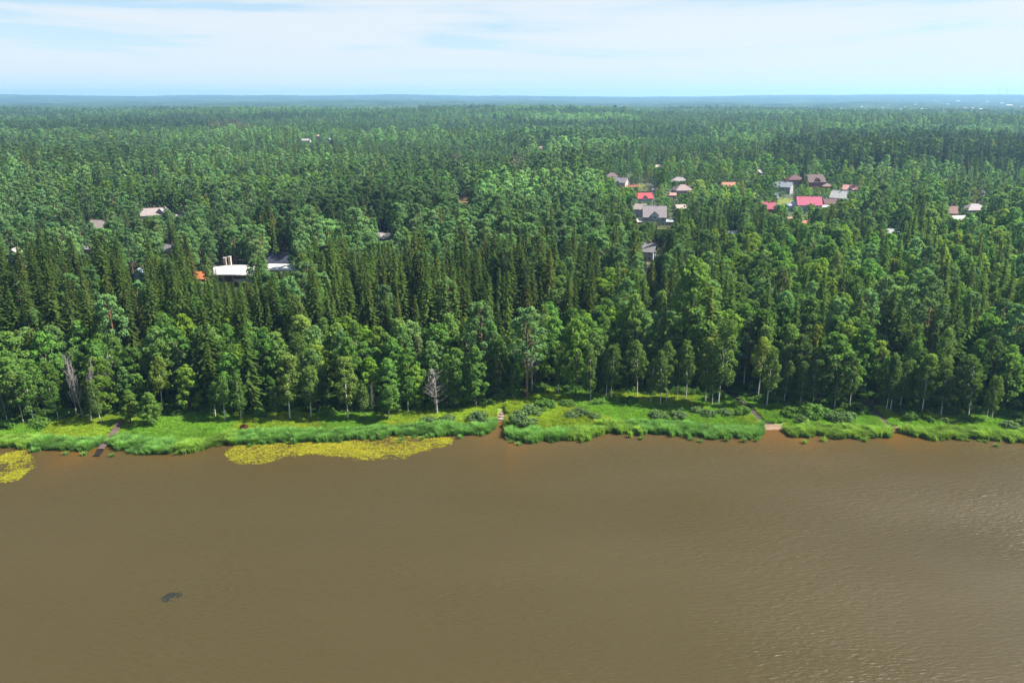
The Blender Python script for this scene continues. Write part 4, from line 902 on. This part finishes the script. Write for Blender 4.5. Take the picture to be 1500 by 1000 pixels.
# a clear view to each house: trees in the way are cut down to garden size or gone
W = np.array([3.0, 2.9, 4.0, 2.3])[K] * H / np.array([26.0, 23.0, 18.0, 20.0])[K]
SOIL = [(666, 285, 692, 298, ground_at(679, 292)[1]), (939, 268, 950, 279, ground_at(944, 274)[1]), (1138, 291, 1160, 299, ground_at(1148, 296)[1]), (966, 326, 986, 334, ground_at(975, 330)[1]), (953, 448, 966, 455, ground_at(959, 452)[1]), (962, 355, 972, 372, ground_at(967, 366)[1]),
        (942, 384, 949, 400, ground_at(945, 402)[1])]
for (x0, y0, x1, y1, hy) in VIS + SOIL:
    cxm = 0.12 * (x1 - x0); x0, x1 = x0 + cxm, x1 - cxm
    wpx = W * FPX / r * 0.6
    tx, ty = project(x, y, zt + H)
    hit = (y < hy + 2) & (ppx + wpx > x0) & (ppx - wpx < x1) & (ty < y1) & (y > hy - 500)
    if not hit.any(): continue
    # height that stays under the line of sight to the foot of what shows
    dxr, dyr, dzr = ray(0.5 * (x0 + x1), y1)
    hmax = CAM_H + dzr / dyr * y - zt - 0.5
    nh = np.where(hit, np.minimum(H, hmax), H)
    keep &= ~(hit & (nh < 3.5)); H = np.where(hit, np.maximum(nh, 3.0), H)
# colour of each tree: own chance, plus stands that are paler, browner, greyer
tint = np.ones((len(x), 3)) * (0.68 + 0.62 * RNG.random((len(x), 1)))
tint *= 1 + 0.16 * (RNG.random((len(x), 3)) - 0.5)
tint *= (0.70 + 0.60 * fbm(x, y, 90, 81))[:, None]
tint *= np.where(r > 430, 0.66 + 0.72 * s1, 1.0)[:, None] * (0.85 + 0.3 * fbm(x, y, 340, 83))[:, None]
tint[belt] *= 0.82; tint[wall] *= 0.66
light = (ppx > 230) & (ppx < 560) & (ppy > 212) & (ppy < 300) & (K == 1); tint[light] *= 1.18
brown = (K == 0) & ((RNG.random(len(x)) < 0.10) | ((ppx > 600) & (ppx < 850) & (ppy > 330) & (ppy < 400) & (RNG.random(len(x)) < 0.4)))
tint[brown] *= np.array([1.28, 0.98, 0.92])
gold = (K >= 2) & (RNG.random(len(x)) < 0.22); tint[gold] *= np.array([1.45, 1.22, 0.85])
silver = (K >= 2) & (RNG.random(len(x)) < 0.12); tint[silver] *= np.array([1.15, 1.0, 1.5])
dead = ((((ppx - 338) / 44) ** 2 + ((ppy - 188) / 8) ** 2 < 0.2 + 0.8 * RNG.random(len(ppx)) * (n3 + 0.5)) | ((np.abs(ppx - 757) < 14) & (np.abs(ppy - 247) < 12)) | ((np.abs(ppx - 1175) < 26) & (np.abs(ppy - 157) < 4)) | ((np.abs(ppx - 668) < 9) & (np.abs(ppy - 240) < 8))) & (K <= 1)
tint[dead] *= np.array([1.7, 1.05, 1.7])
x, y, zt, H, K, tint, r, ppx, belt, right, dline, vill, brown, gold, silver, sp, left = [a[keep] for a in (x, y, zt, H, K, tint, r, ppx, belt, right, dline, vill, brown, gold, silver, sp, left)]
tx, ty = project(x, y, zt + H); inview = (tx > -10) & (tx < 1510)
sc = H / np.array([26.0, 23.0, 18.0, 20.0])[K]
wide = np.clip(sp / 8.0, 1.0, 1.7) * (0.85 + 0.35 * RNG.random(len(x)))
sxy = sc * wide
sxy = np.where(H < 9, np.maximum(sxy, 0.45), sxy)
rot = RNG.random(len(x)) * 6.283

# the 300 of each kind that show largest are trees of their own
solo = np.zeros(len(x), bool)
for k in range(4):
    idx = np.nonzero((K == k) & inview)[0]
    fixed = sum(1 for f in FIX if f[2] == KN[k])
    # apparent size counts, and trees far behind the edge are hidden
    idx = idx[np.argsort(-(H[idx] / r[idx]))][:300 - fixed]
    solo[idx] = True
CATN = ['spruce', 'pine', 'tree', 'birch']
NAMEN = ['spruce_tree', 'pine_tree', 'broadleaf_tree', 'birch_tree']
def describe(i):
    k = K[i]
    size = 'tall' if H[i] > (27, 22.5, 17.5, 19)[k] else ('young' if H[i] < (19, 16, 12.5, 13)[k] else 'medium')
    w_ = sxy[i] / sc[i]; form = 'slim' if w_ < 0.94 else ('broad' if w_ > 1.12 else '')
    mark = MARKS[int(np.argmin([abs(ppx[i] - m_[0]) for m_ in MARKS]))][1]
    b_ = tint[i].mean()
    if k == 0: tone = 'brown-tinged' if brown[i] else ('dark' if b_ < 0.9 else 'mid-green'); kind = 'pointed spruce'
    elif k == 1: tone = 'dull' if b_ < 0.9 else ('fresh green' if b_ > 1.1 else 'blue-green'); kind = 'pine'
    else: tone = 'golden' if gold[i] else ('silvery' if silver[i] else ('dark green' if b_ < 0.9 else 'mid-green')); kind = 'leafy tree' if k == 2 else 'narrow birch'
    depth_ = 'on the bank edge beside' if dline[i] < 10 else ('just behind' if dline[i] < 45 else ('well inland of' if dline[i] < 130 else 'far inland of'))
    return ' '.join(f'{size} {form} {tone} {kind} {depth_} the {mark}'.split())
for i in np.nonzero(solo)[0]:
    k = K[i]; lab = describe(i)
    plant(KN[k], int(RNG.integers(0, 6)), x[i], y[i], (sxy[i], sxy[i], sc[i]), rot[i], tint[i], lab, CATN[k], ('forest spruces', 'forest pines', 'forest leafy trees', 'forest birches')[k], NAMEN[k])

# the rest of the forest: instances of the same shapes on points
def scatter(name, px_, py_, pz_, rotz, scl, idx, tnt, coll, label=None, cat=None):
    me = bpy.data.meshes.new(name); n = len(px_)
    me.vertices.add(n); me.vertices.foreach_set('co', np.column_stack([px_, py_, pz_]).astype(np.float32).ravel())
    def at(nm, ty, key, val):
        a = me.attributes.new(nm, ty, 'POINT'); a.data.foreach_set(key, val)
    at('tint', 'FLOAT_VECTOR', 'vector', np.asarray(tnt, np.float32).ravel())
    at('srot', 'FLOAT_VECTOR', 'vector', np.column_stack([np.zeros(n), np.zeros(n), rotz]).astype(np.float32).ravel())
    at('sscale', 'FLOAT_VECTOR', 'vector', np.asarray(scl, np.float32).ravel())
    at('sidx', 'INT', 'value', np.asarray(idx, np.int32))
    o = link(name, me); stuff(o, label, cat)
    md = o.modifiers.new('scatter', 'NODES'); ng = bpy.data.node_groups.new(name, 'GeometryNodeTree'); md.node_group = ng
    ng.interface.new_socket('Geometry', in_out='INPUT', socket_type='NodeSocketGeometry'); ng.interface.new_socket('Geometry', in_out='OUTPUT', socket_type='NodeSocketGeometry')
    gi = ng.nodes.new('NodeGroupInput'); go = ng.nodes.new('NodeGroupOutput')
    ip = ng.nodes.new('GeometryNodeInstanceOnPoints'); ci = ng.nodes.new('GeometryNodeCollectionInfo')
    ci.inputs['Collection'].default_value = coll; ci.inputs['Separate Children'].default_value = True; ci.inputs['Reset Children'].default_value = True
    def na(nm, ty):
        q = ng.nodes.new('GeometryNodeInputNamedAttribute'); q.data_type = ty; q.inputs['Name'].default_value = nm; return q.outputs[0]
    ln = ng.links.new
    ln(gi.outputs[0], ip.inputs['Points']); ln(ci.outputs[0], ip.inputs['Instance']); ip.inputs['Pick Instance'].default_value = True
    ln(na('sidx', 'INT'), ip.inputs['Instance Index']); ln(na('srot', 'FLOAT_VECTOR'), ip.inputs['Rotation']); ln(na('sscale', 'FLOAT_VECTOR'), ip.inputs['Scale'])
    ln(ip.outputs[0], go.inputs[0])
    return o
rest = ~solo
ii = np.zeros(len(x), int)
for k in range(4):
    for lod, m in ((0, (K == k) & (r < 520)), (1, (K == k) & (r >= 520))):
        opts = np.array(PIDX[(KN[k], lod)]); ii[m] = opts[RNG.integers(0, len(opts), m.sum())]
scatter('forest', x[rest], y[rest], zt[rest] - 0.05, rot[rest], np.column_stack([sxy, sxy, sc])[rest], ii[rest], tint[rest], pcoll, 'continuous green forest reaching to the hazy hills', 'forest')

UC = bpy.data.collections.new('undergrowth_shapes')
for i, (a_, b_) in enumerate(NEAR['bush']): UC.objects.link(bpy.data.objects.new('under_%d' % i, b_))
ux = plane_hit(-150, 600)[0] + (plane_hit(1650, 600)[0] - plane_hit(-150, 600)[0]) * RNG.random(4200); uy = yline(ux) + 1.0 + 60 * RNG.random(4200) ** 1.5
um = np.ones(len(ux), bool)
for q in [(1128, 622), (1112, 606), (1096, 594), (1080, 584), (1068, 578), (1308, 624), (1296, 612), (1282, 602), (1268, 594)]:
    gx, gy, _ = ground_at(*q); um &= np.hypot(ux - gx, uy - gy) > 3.2
ux, uy = ux[um], uy[um]; us = 0.35 + 0.75 * RNG.random(len(ux)) ** 1.6
scatter('undergrowth', ux, uy, zg(ux, uy) - 0.1, RNG.random(len(ux)) * 6.28, np.column_stack([us, us, us]), RNG.integers(0, len(NEAR['bush']), len(ux)), np.ones((len(ux), 3)) * (0.55 + 0.5 * RNG.random((len(ux), 1))), UC, 'low leafy undergrowth beneath the trees behind the bank', 'undergrowth')

# beyond the last single trees the wood is one rough canopy
az = np.radians(np.linspace(-40, 40, 760)); rr = np.geomspace(3500, 17000, 190)
A, R = np.meshgrid(az, rr); X = R * np.sin(A); Y = R * np.cos(A)
cz = zg(X, Y) + sstep(3400, 4000, R) * 15 - 4 + 9 * (RNG.random(X.shape) - 0.5) + 10 * (fbm(X, Y, 120, 91) - 0.5)
def far_mat():
    m, t, out = mat_new('far_canopy')
    b = t.nodes.new('ShaderNodeBsdfDiffuse'); tcn = t.nodes.new('ShaderNodeTexCoord')
    no = t.nodes.new('ShaderNodeTexNoise'); no.inputs['Scale'].default_value = 0.0035; no.inputs['Detail'].default_value = 8; no.inputs['Roughness'].default_value = 0.65
    t.links.new(tcn.outputs['Object'], no.inputs[0])
    cr = t.nodes.new('ShaderNodeValToRGB'); cr.color_ramp.elements[0].position = 0.35; cr.color_ramp.elements[0].color = (0.014, 0.030, 0.013, 1); cr.color_ramp.elements[1].position = 0.68; cr.color_ramp.elements[1].color = (0.050, 0.082, 0.034, 1)
    t.links.new(no.outputs['Fac'], cr.inputs[0]); t.links.new(cr.outputs[0], b.inputs[0]); t.links.new(b.outputs[0], out.inputs[0]); return m
stuff(link('far_forest', grid_mesh('far_forest', X, Y, cz, [far_mat()], smooth=False)), 'blue-hazed forest covering the far hills', 'forest')

# ------------------------------------------------------------------ reeds and meadow grass
def tuft(seed, n, h, spread, w, bend):
    g = np.random.default_rng(seed); mb = MB()
    for i in range(n):
        a = g.random() * 6.283; q = spread * g.random() ** 0.6; b = np.array([cos(a) * q, sin(a) * q, 0]); hh = h * (0.65 + 0.45 * g.random())
        az_ = g.random() * 6.283; dv = np.array([cos(az_), sin(az_), 0]); sd = np.array([-sin(az_), cos(az_), 0]) * w
        m = b + dv * bend * 0.3 * hh + np.array([0, 0, hh * 0.6]); tp = b + dv * bend * hh + np.array([0, 0, hh * (1 - 0.3 * bend)])
        sh_ = g.random() * 0.5
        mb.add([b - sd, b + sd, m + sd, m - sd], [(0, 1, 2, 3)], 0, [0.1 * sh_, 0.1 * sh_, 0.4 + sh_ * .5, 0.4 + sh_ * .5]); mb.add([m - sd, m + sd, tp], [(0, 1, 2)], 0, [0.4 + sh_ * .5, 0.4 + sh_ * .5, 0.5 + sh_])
    return mb
def proto_coll(name, items):
    c = bpy.data.collections.new(name)
    for i, (mb, m) in enumerate(items):
        c.objects.link(bpy.data.objects.new('%s_%02d' % (name, i), mb.mesh(name, [m], attr=True)))
    return c
RC = proto_coll('reed_shapes', [(tuft(i, 46, 1.75, 0.55, 0.05, 0.5), M_REED) for i in range(5)])
GC = proto_coll('grass_shapes', [(tuft(20 + i, 44, 0.75, 0.75, 0.05, 0.5), M_GRASS) for i in range(5)])
def spread_(n, x0, x1, dmin, dmax, power=1.0):
    xx = x0 + (x1 - x0) * RNG.random(n); dd = dmin + (dmax - dmin) * RNG.random(n) ** power
    return xx, yshore(xx) + dd
def inlets(xx, yy):
    """open water and bare landing spots"""
    m = np.ones(len(xx), bool)
    for (p0, p1, q0, q1) in ((726, 742, 598, 660), (1117, 1150, 618, 660), (1304, 1320, 622, 660)):
        u_, v_ = project(xx, yy, 0.3); m &= ~((u_ > p0) & (u_ < p1) & (v_ > q0) & (v_ < q1))
    u_, v_ = project(xx, yy, 0.3); t_ = (v_ - 664) / (620 - 664); m &= ~((np.abs(u_ - (140 + 38 * t_)) < 6) & (v_ > 618))
    return m
xl, xr = plane_hit(-120, 640)[0], plane_hit(1620, 640)[0]
xx, yy = spread_(15000, xl, xr, -1.0, 8.0, 1.5)
yy = yy + 1.6 * (vnoise(xx, xx * 0, 2.1, 93) - 0.6) + 0.5 * RNG.normal(size=len(xx)) ** 3 * 0.3
depth = 3.3 + 3.2 * (vnoise(xx, xx * 0, 17, 95) - 0.5)
m = inlets(xx, yy) & (yy - yshore(xx) < depth); xx, yy = xx[m], yy[m]
# hummocks: clumps along the edge stand up rounder and higher
hm = (0.42 + 0.85 * vnoise(xx, yy, 2.4, 96) + 0.25 * vnoise(xx, yy, 9, 97)) * (0.75 + 0.5 * RNG.random(len(xx)))
tn = np.ones((len(xx), 3)) * (0.78 + 0.4 * RNG.random((len(xx), 1))) * (0.60 + 0.75 * vnoise(xx, yy, 2.4, 96))[:, None]
tn *= np.where((vnoise(xx, yy, 26, 99) > 0.45)[:, None], [[0.95, 1.0, 1.05]], [[1.25, 1.08, 0.85]])
bed_of = np.searchsorted(np.array([plane_hit(p, 630)[0] for p in (160, 573, 735, 1134, 1312)]), xx)
rz_ = RNG.random(len(xx)) * 6.28; ri_ = RNG.integers(0, 5, len(xx)); sc_ = np.column_stack([hm * 0 + 1.05, hm * 0 + 1.05, hm])
BL = ['reed bed behind the yellow lily patch by the footbridge', 'long reed bed edging the meadow beside the large lily patch', 'short reed bed between the long bed and the small landing', 'rounded reed hummocks between the small landing and the sandy beach', 'tall reed bed between the sandy beach and the muddy inlet', 'dark reed bed beyond the muddy inlet']
for b in range(6):
    m = bed_of == b
    scatter('reed_bed', xx[m], yy[m], np.maximum(zg(xx[m], yy[m]), -0.25) - 0.05, rz_[m], sc_[m], ri_[m], tn[m], RC, BL[b], 'reeds')
xx, yy = spread_(46000, xl, xr, 1.0, 34.0)
m = inlets(xx, yy) & (yy < yline(xx) + 3.5) & (yy - yshore(xx) > 2.0); xx, yy = xx[m], yy[m]
u_, v_ = project(xx, yy, 1.0); pm = np.ones(len(xx), bool)
for (ax_, ay_), (bx_, by_) in (((1128, 624), (1100, 598)), ((1100, 598), (1072, 580)), ((1308, 626), (1288, 606)), ((1288, 606), (1266, 594))):
    t_ = np.clip(((u_ - ax_) * (bx_ - ax_) + (v_ - ay_) * (by_ - ay_)) / ((bx_ - ax_) ** 2 + (by_ - ay_) ** 2), 0, 1)
    pm &= np.hypot(u_ - ax_ - t_ * (bx_ - ax_), (v_ - ay_ - t_ * (by_ - ay_)) * 1.5) > 6
xx, yy = xx[pm], yy[pm]
tn = np.ones((len(xx), 3)) * (0.75 + 0.4 * RNG.random((len(xx), 1))) * (0.7 + 0.6 * fbm(xx, yy, 9, 101))[:, None]
tn *= np.where((fbm(xx, yy, 22, 102) > 0.5)[:, None], [[1.15, 1.05, 1.0]], [[0.75, 0.95, 1.1]])
sg = (0.6 + 1.1 * vnoise(xx, yy, 5, 103) ** 1.5) * (0.7 + 0.6 * RNG.random(len(xx)))
dry = RNG.random(len(xx)) < 0.07; tn[dry] *= np.array([1.3, 0.75, 1.3])
scatter('meadow_grass', xx, yy, zg(xx, yy) - 0.04, RNG.random(len(xx)) * 6.28, np.column_stack([sg * 0 + 1, sg * 0 + 1, sg]), RNG.integers(0, 5, len(xx)), tn, GC, 'bright yellow-green meadow grass on the bank', 'grass')

# ------------------------------------------------------------------ floating leaves
M_LILY = [plain((0.185, 0.175, 0.008), 0.8, 0.25, 0.6, spec=0.1), plain((0.125, 0.140, 0.010), 0.8, 0.25, 0.6, spec=0.1), plain((0.085, 0.062, 0.010), 0.8, 0.25, 0.6, spec=0.1)]
def lily(name, outline, label, n, soft):
    n = int(n * 0.66)
    P = np.array([plane_hit(*p) for p in outline]); lo, hi = P.min(0), P.max(0)
    q = lo + (hi - lo) * RNG.random((n, 2)); q0_ = q; q = q + 3.2 * np.column_stack([fbm(q[:, 0], q[:, 1], 6, 7) - 0.5, fbm(q[:, 0], q[:, 1], 6, 8) - 0.5]) + 0.35 * RNG.normal(size=(n, 2))
    ins = np.zeros(n, bool); j = len(P) - 1
    for i in range(len(P)):
        xi, yi = P[i]; xj, yj = P[j]
        ins ^= ((yi > q[:, 1]) != (yj > q[:, 1])) & (q[:, 0] < (xj - xi) * (q[:, 1] - yi) / (yj - yi + 1e-9) + xi); j = i
    q = q0_[ins]
    dens_ = fbm(q[:, 0], q[:, 1], 5.0, 111, 4); q = q[RNG.random(len(q)) < np.clip((dens_ - 0.24) * 1.9, 0.04, 0.8)]
    lowd = (q[:, 1] - lo[1]) / (hi[1] - lo[1]); q = q[RNG.random(len(q)) < soft + (1 - soft) * sstep(0.0, 0.35, lowd)]
    mb = MB(); ang = np.linspace(0.25, 2 * pi - 0.25, 6)
    for c in q:
        rad = 0.10 + 0.10 * RNG.random(); a0 = RNG.random() * 6.28; tl = RNG.normal(size=2) * 0.07
        V = [(c[0], c[1], 0.03)] + [(c[0] + rad * cos(a0 + a), c[1] + rad * sin(a0 + a), 0.035 + rad * (tl[0] * cos(a) + tl[1] * sin(a)) + 0.012) for a in ang]
        mb.add(V, [tuple(range(7))], 0 if RNG.random() < 0.62 else (1 if RNG.random() < 0.6 else 2))
    stuff(link(name, mb.mesh(name, M_LILY)), label, 'lily pads')
lily('lily_pads', [(325, 668), (340, 655), (352, 648), (430, 645), (500, 643), (520, 648), (500, 657), (462, 663), (430, 668), (408, 672), (385, 679), (360, 680), (340, 674)], 'yellow floating lily leaves in the rounded patch off the long reed bed', 30000, 0.75)
lily('lily_pads', [(455, 662), (480, 650), (540, 642), (575, 637), (640, 639), (664, 641), (662, 648), (640, 656), (610, 664), (590, 672), (530, 674), (500, 671), (475, 665)], 'yellow floating lily leaves in the wide patch near the short reed bed', 40000, 0.30)
lily('lily_pads', [(-60, 690), (-20, 672), (5, 668), (30, 660), (42, 658), (44, 672), (54, 682), (44, 688), (28, 703), (-20, 712), (-70, 712)], 'yellow floating lily leaves in the feathery patch away from the footbridge', 34000, 0.35)
def weed():
    cx, cy = plane_hit(252, 873); mb = MB()
    for i in range(520):
        a = RNG.random() * 6.28; q = RNG.random() ** 0.6; c = np.array([cx + 1.5 * q * cos(a) + 0.45 * q * sin(a), cy + 1.6 * q * sin(a)])
        if vnoise(c[0], c[1], 0.38, 9) < 0.40: continue
        b = RNG.random() * 6.28; L = 0.12 + 0.14 * RNG.random(); dx, dy = cos(b) * L, sin(b) * L
        mb.add([(c[0] - dx, c[1] - dy, 0.02), (c[0] + dy * 0.4, c[1] - dx * 0.4, 0.035), (c[0] + dx, c[1] + dy, 0.02), (c[0] - dy * 0.4, c[1] + dx * 0.4, 0.03)], [(0, 1, 2, 3)])
    stuff(link('water_weed', mb.mesh('water_weed', [plain((0.016, 0.020, 0.018), 0.9, 0.3, 1.0, spec=0.1)])), 'dark patch of floating weed out on the open lake', 'water weed')
weed()

# ------------------------------------------------------------------ footbridge, landing steps, rusty clump
def footbridge():
    x0, y0 = plane_hit(141, 666, 0.45); x1, y1, z1 = ground_at(178, 618); L = math.hypot(x1 - x0, y1 - y0)
    e = link('footbridge', None, None, (x0, y0, 0.0), math.atan2(y1 - y0, x1 - x0)); tag(e, 'narrow weathered plank footbridge running from the bank over the reeds to open water', 'footbridge')
    pm = [plain((0.105, 0.066, 0.064), 0.9, 0.25, 4.0), plain((0.135, 0.085, 0.082), 0.9, 0.25, 4.0), plain((0.08, 0.052, 0.05), 0.9, 0.25, 4.0)]
    wetp = plain((0.016, 0.013, 0.012), 0.8, 0.2, 4.0, spec=0.1)
    w = 0.8; n = int(L / 0.24)
    me = [MB().box(-0.105, -w, -0.025, 0.105, w, 0.025).mesh('plank', [m]) for m in pm] + [MB().box(-0.105, -w, -0.025, 0.105, w, 0.025).mesh('plank', [wetp])]
    zs = lambda s: max(0.62, float(zg(x0 + (x1 - x0) * s / L, y0 + (y1 - y0) * s / L)) + 0.55)
    for i in range(n):
        s = 0.24 * i + 0.12; wet_ = s < 3.4
        link('plank', me[3 if wet_ else int(RNG.integers(0, 3))], e, (s, 0.03 * RNG.normal(), (0.22 if wet_ else zs(s)) + 0.006 * RNG.normal()), 0.02 * RNG.normal())
    for sd in (-0.6, 0.6):
        P_ = [(s, sd, (0.22 if s < 3.4 else zs(s)) - 0.09) for s in np.concatenate([[0, 3.3], np.linspace(3.5, L, 12)])]
        link('beam', MB().tube(P_, 0.06, 4).mesh('beam', [pm[2]]), e)
        for s in np.linspace(0.3, L - 0.5, 9):
            top = 0.5 if s < 3.4 else zs(s); link('post', MB().tube([(s, sd * 1.2, -1.3), (s, sd * 1.2, top + 0.02)], 0.07, 6).mesh('post', [pm[2]]), e)
footbridge()
for i, (px, py, w, d_) in enumerate([(735, 615, 2.3, 0.9), (735.5, 611, 2.0, 0.8), (736, 607, 1.8, 0.8)]):
    gx, gy, gz = ground_at(px, py); gz = max(gz, 0.0)
    g = np.random.default_rng(i); mb = MB(); k = 9; top = []; bot = []
    for j in range(k):
        a = 2 * pi * j / k; q = 0.82 + 0.3 * g.random(); top.append((cos(a) * w / 2 * q * 0.9, sin(a) * d_ * q * 0.9, 0.42 + 0.06 * g.random())); bot.append((cos(a) * w / 2 * q, sin(a) * d_ * q, -0.15))
    mb.add(bot + top, [tuple(range(k, 2 * k))] + [(j, (j + 1) % k, k + (j + 1) % k, k + j) for j in range(k)])
    tag(link('stone_step', mb.mesh('stone_step', [plain((0.20, 0.155, 0.12), 0.9, 0.15, 2.0)]), None, (gx, gy, gz), 0.1 * i),
        ['flat pale stone at the water edge of the small landing', 'middle pale stone step of the small landing', 'uppermost pale stone step of the small landing'][i], 'stone', 'landing stones')
gx, gy, gz = ground_at(359, 633.5)
tr, cr = shrub(99, 0.9)
e = link('dead_bush', None, None, (gx, gy, gz + 0.9)); tag(e, 'small rust-red clump of dead twigs in the green reeds', 'dead bush')
e.location.z = gz
link('stems', tr.mesh('stems', [M_BARK]), e, None, 0, (1.2, 1.0, 2.6)); o = link('foliage', cr.mesh('foliage', [M_DRY], attr=True), e, None, 0, (1.2, 1.0, 2.6)); o['tint'] = [1.0, 1.0, 1.0]

# ------------------------------------------------------------------ haze
hz = MB().box(-20500, -2600, -4.0, 20500, 19600, 230).mesh('haze', [])
m, t, out = mat_new('haze')
pv = t.nodes.new('ShaderNodeVolumePrincipled'); pv.inputs['Color'].default_value = (0.33, 0.63, 1.0, 1); pv.inputs['Density'].default_value = 8.0e-5; pv.inputs['Anisotropy'].default_value = 0.2
t.links.new(pv.outputs[0], out.inputs['Volume']); hz.materials.append(m)
stuff(link('haze', hz), 'thin blue haze over the far forest', 'haze')
